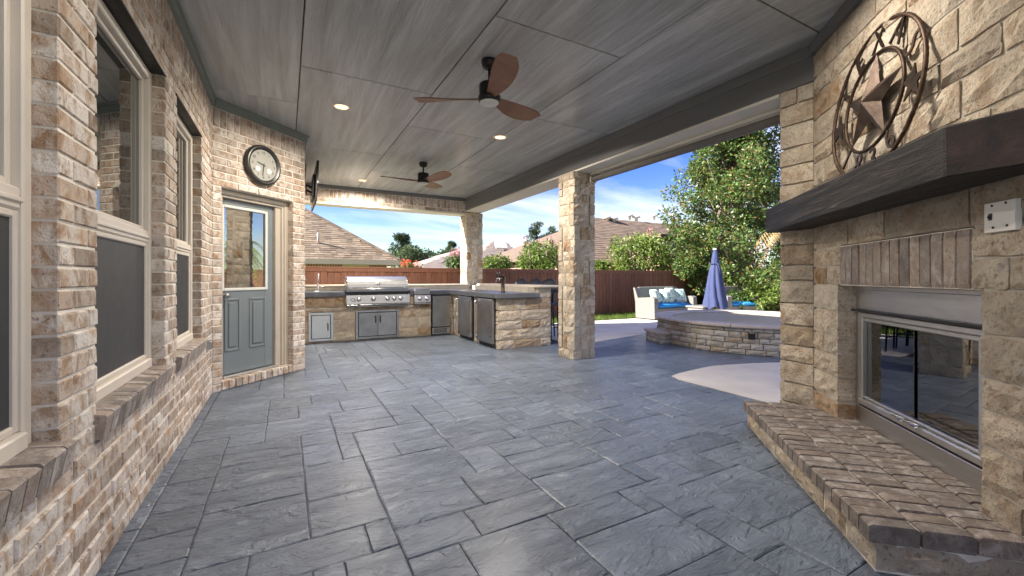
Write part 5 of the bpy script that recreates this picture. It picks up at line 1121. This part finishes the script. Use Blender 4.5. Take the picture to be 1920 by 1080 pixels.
# grass strip: blades as one mass
R = np.random.default_rng(5); N = 26000
gx = R.uniform(5.0, 16.6, N); gy = np.where(R.random(N) < .75, R.uniform(8.95, 10.1, N), R.uniform(8.9, 10.2, N)); hh = R.uniform(.05, .15, N)
a = R.uniform(0, 6.28, N); w = .006; lx, ly = R.normal(size=N) * .03, R.normal(size=N) * .03
ok = gy > 9.36 - np.clip((gx - 4.4) * .03, 0, .5); gx, gy, hh, a, lx, ly = (q[ok] for q in (gx, gy, hh, a, lx, ly)); N = len(gx); z0 = np.full(N, -.06)
V = np.stack([np.stack([gx - w * np.cos(a), gy - w * np.sin(a), z0], 1), np.stack([gx + w * np.cos(a), gy + w * np.sin(a), z0], 1), np.stack([gx + lx + .002, gy + ly, hh], 1), np.stack([gx + lx - .002, gy + ly, hh], 1)], 1).reshape(-1, 3)
g = leaf_obj('grass', V, np.arange(N * 4).reshape(-1, 4), M['grass'], None); tag(g, 'short bright grass in a strip along the fence', 'grass', kind='stuff')
# ================================================================== neighbouring houses
def roof_plane(b, o, u, up, L, H, clip, cw=.30, ch=.14, th=.012, seed=0):
    """shingle tabs on a roof plane; clip(s, t) keeps the tab"""
    rn = random.Random(seed); o, u, up = map(Vector, (o, u, up)); nrm = u.cross(up).normalized()
    if nrm.z < 0: nrm = -nrm
    for j in range(int(H / ch)):
        s = -rn.uniform(0, cw)
        while s < L:
            w = cw * rn.uniform(.6, 1.15)
            if clip(s + w / 2, (j + .5) * ch):
                p = o + u * s + up * (j * ch - .015) + nrm * (th + rn.uniform(0, .006)); q = u * (w - .006); r_ = up * (ch + .03) - nrm * th
                b.add([p, p + q, p + q + r_, p + r_, p - nrm * .02, p + q - nrm * .02], [(0, 1, 2, 3), (4, 5, 1, 0)])
            s += w
hA = root('neighbour_house', (-1, 19, -1), 'neighbour house with brown shingled hip roof left beyond the fence', 'house')
EX, EY, EZ, PT = 3.83, 16.0, 1.88, .69; WL = 12.0
k = math.sqrt(1 + PT * PT); b = MB()
b.add([(EX, EY, EZ), (EX - WL, EY, EZ), (EX - WL, EY + 5, EZ + 5 * PT), (EX - 5, EY + 5, EZ + 5 * PT), (EX, EY + 10, EZ)], [(0, 3, 2, 1), (0, 4, 3)]); rf = b.build('roof', M['shingle'], hA)
b = MB(); roof_plane(b, (EX - WL, EY, EZ), (1, 0, 0), (0, 1 / k, PT / k), WL, 5 * k, lambda s, t: s > 5.5 and s < WL - t / k, .30, .15, seed=1)
roof_plane(b, (EX, EY, EZ), (0, 1, 0), (-1 / k, 0, PT / k), 10, 5 * k, lambda s, t: t / k < s < 10 - t / k, .30, .15, seed=2); tag(b.build('shingles', M['shingle'], rf), kind='stuff')
b = MB()
for q in range(28): c = Vector((EX - q * .18, EY + q * .18, EZ + q * .18 * PT + .03)); b.obox(c + Vector((-.1, -.06, 0)), (.16, .16, 0), (-.2, .2, PT * .2), (0, 0, .02))
b.build('hip_cap', M['shingle'], rf)
b = MB(); p = Vector((1.05, EY + .9, EZ + .9 * PT)); b.tube([p + Vector((0, 0, -.05)), p + Vector((0, 0, .38))], .04, 10); b.build('vent_pipe', M['pipe'], rf)
b = MB(); b.box(EX - WL, EY - .03, EZ - .17, EX, EY - .001, EZ + .012); b.box(EX - .001, EY - .03, EZ - .17, EX + .03, EY + 10, EZ + .01); b.box(EX - WL, EY, EZ - .165, EX - .002, EY + .42, EZ - .14); b.box(EX - .42, EY + .42, EZ - .165, EX - .002, EY + 10, EZ - .14); b.build('fascia', M['cream'], hA)
wy = EY + .40; b = MB(); b.box(EX - WL, wy, -1, 1.85, wy + .2, EZ - .14); b.box(2.75, wy, -1, EX - .4, wy + .2, EZ - .14); b.box(EX - .6, wy + .2, -1, EX - .4, EY + 10, EZ - .14); b.box(1.85, wy, -1, 2.75, wy + .2, .3); b.build('wall', M['mortar'], hA)
fa = frame((0, wy - .004, 0), (1, 0), (0, -1)); put_bricks(soldiers(.3, 1.83, 1.52, 1.735, .09) + soldiers(2.77, EX - .42, 1.52, 1.735, .09) + bond(.3, 1.83, .9, 1.52, .08) + bond(2.77, EX - .42, .9, 1.52, .08), fa, M['far_brick'], hA, .05, 60)
wd = ob('window', None, parent=hA, mw=Matrix.Translation((2.3, wy, 1))); b = MB()
for q in ((1.85, 1.92, .3, 1.72), (2.68, 2.75, .3, 1.72), (1.92, 2.68, 1.65, 1.72)): b.box(q[0], wy - .03, q[2], q[1], wy + .1, q[3])
b.build('window_frame', M['cream'], wd); b = MB(); b.box(1.92, wy + .04, .3, 2.68, wy + .06, 1.65); b.build('blind', M['blind'], wd)
def hip_house(name_lab, u0, u1, v_ridge, v_eave, depth, mat, ru0, ru1, wmat='far_brick2', deep=6.0, vents=(), window=None, hall=False, coarse=.22):
    """house square to the street grid: front eave parallel to X"""
    x0, y0 = at(u0, depth); x1, y1 = at(u1, depth); Y = (y0 + y1) / 2
    r0 = ray(u0, V0); r1 = ray(u1, V0); x0 = r0[0] / r0[1] * Y; x1 = r1[0] / r1[1] * Y; dep0 = x0 * SN + Y * CS; ze = zat(v_eave, dep0)
    Yr = Y + deep; ra = ray(ru0, V0); rb = ray(ru1, V0); xa, xb = ra[0] / ra[1] * Yr, rb[0] / rb[1] * Yr; zr = zat(v_ridge, xa * SN + Yr * CS)
    h = root('neighbour_house', ((x0 + x1) / 2, Y + deep, -.06), name_lab, 'house'); b = MB(); P = [Vector(p) for p in ((x0, Y, ze), (x1, Y, ze), (xb, Yr, zr), (xa, Yr, zr), (x1, Yr + deep, ze), (x0, Yr + deep, ze))]
    b.add(P, [(0, 1, 2, 3), (1, 4, 2), (5, 0, 3), (4, 5, 3, 2)]); rf = b.build('roof', M[mat], h)
    up = Vector((0, deep, zr - ze)); Hh = up.length; up.normalize(); sl = lambda t: (t / Hh)
    b = MB(); roof_plane(b, P[0], (1, 0, 0), up, x1 - x0, Hh, lambda s, t: x0 + s > x0 + (xa - x0) * sl(t) and x0 + s < x1 + (xb - x1) * sl(t), .45, coarse, .015, 3); tag(b.build('shingles', M[mat], rf), kind='stuff')
    b = MB(); b.box(x0 + .4, Y + .4, -.06, x1 - .4, Yr + deep - .4, ze - .1); b.build('wall', M[wmat], h)
    b = MB(); b.box(x0, Y - .03, ze - .2, x1, Y - .001, ze + .01); b.build('fascia', M['cream'], h)
    for (u, v) in vents:
        q = ray(u, v); t = None
        nrm = Vector((1, 0, 0)).cross(up); den = nrm.dot(Vector(q)); t = nrm.dot(P[0] - Vector((0, 0, CAMH))) / den; c = Vector((0, 0, CAMH)) + Vector(q) * t
        b = MB(); b.lathe([(.10, -.1), (.10, .10), (.26, .12), (.24, .2), (.10, .26), (0, .27)], c, (0, 0, 1), 14); b.build('roof_vent', M['white_plate'], rf)
    return h, rf, (x0, x1, Y, ze, xa, xb, Yr, zr)
hip_house('distant house with low grey-brown hip roof seen left of the corner column', 776, 960, 466, 503, 27, 'shingle2', 870, 900)
hC, rC, _ = hip_house('two-step brown roofed house between the corner column and the tufted pine', 880, 1000, 452, 498, 36, 'shingle2', 925, 948, deep=5)
b = MB(); q = Vector(at(930, 38.6) + (zat(466, 38.6),)); b.obox(q, (1.1, -.1, 0), (.3, 1.0, .62), (0, -.1, .12)); b.build('skylight', M['white_plate'], rC)
hip_house('large red-brown roofed house with white roof vents behind the free-standing column', 1040, 1420, 408, 486, 19.5, 'shingle3', 1118, 1330, deep=4.6, vents=((1138, 413), (1151, 415), (1180, 409), (1193, 412), (1226, 409), (1262, 408)))
# pink brick gable wing with a window, right of it
gx0, gy0 = at(1238, 17.6); gw = root('house_wing', (gx0 + 1.6, gy0 + 1, -.06), 'pink brick house wing with a small window glimpsed beside the magnolia', 'house')
b = MB(); b.box(gx0, gy0, -.06, gx0 + 4.2, gy0 + 1.6, zat(446, 17.6)); b.build('wall', M['far_brick2'], gw)
b = MB(); b.box(gx0 - .3, gy0 - .3, zat(446, 17.6), gx0 + 4.5, gy0 + 1.9, zat(440, 17.6)); b.build('eave', M['shingle3'], gw)
wd = ob('window', None, parent=gw, mw=Matrix.Translation((gx0 + .7, gy0, 2))); wx = at(1262, 17.6)[0]; b = MB(); za, zb2 = zat(476, 17.6), zat(452, 17.6)
for q in ((wx - .25, wx - .2, za, zb2), (wx + .3, wx + .35, za, zb2), (wx - .2, wx + .3, zb2 - .05, zb2), (wx - .2, wx + .3, za, za + .05), (wx + .03, wx + .06, za + .05, zb2 - .05)): b.box(q[0], gy0 - .05, q[2], q[1], gy0 - .002, q[3])
b.build('window_frame', M['white_plate'], wd); b = MB(); b.box(wx - .2, gy0 - .03, za + .05, wx + .3, gy0 - .01, zb2 - .05); b.build('pane', M['window_glass'], wd)
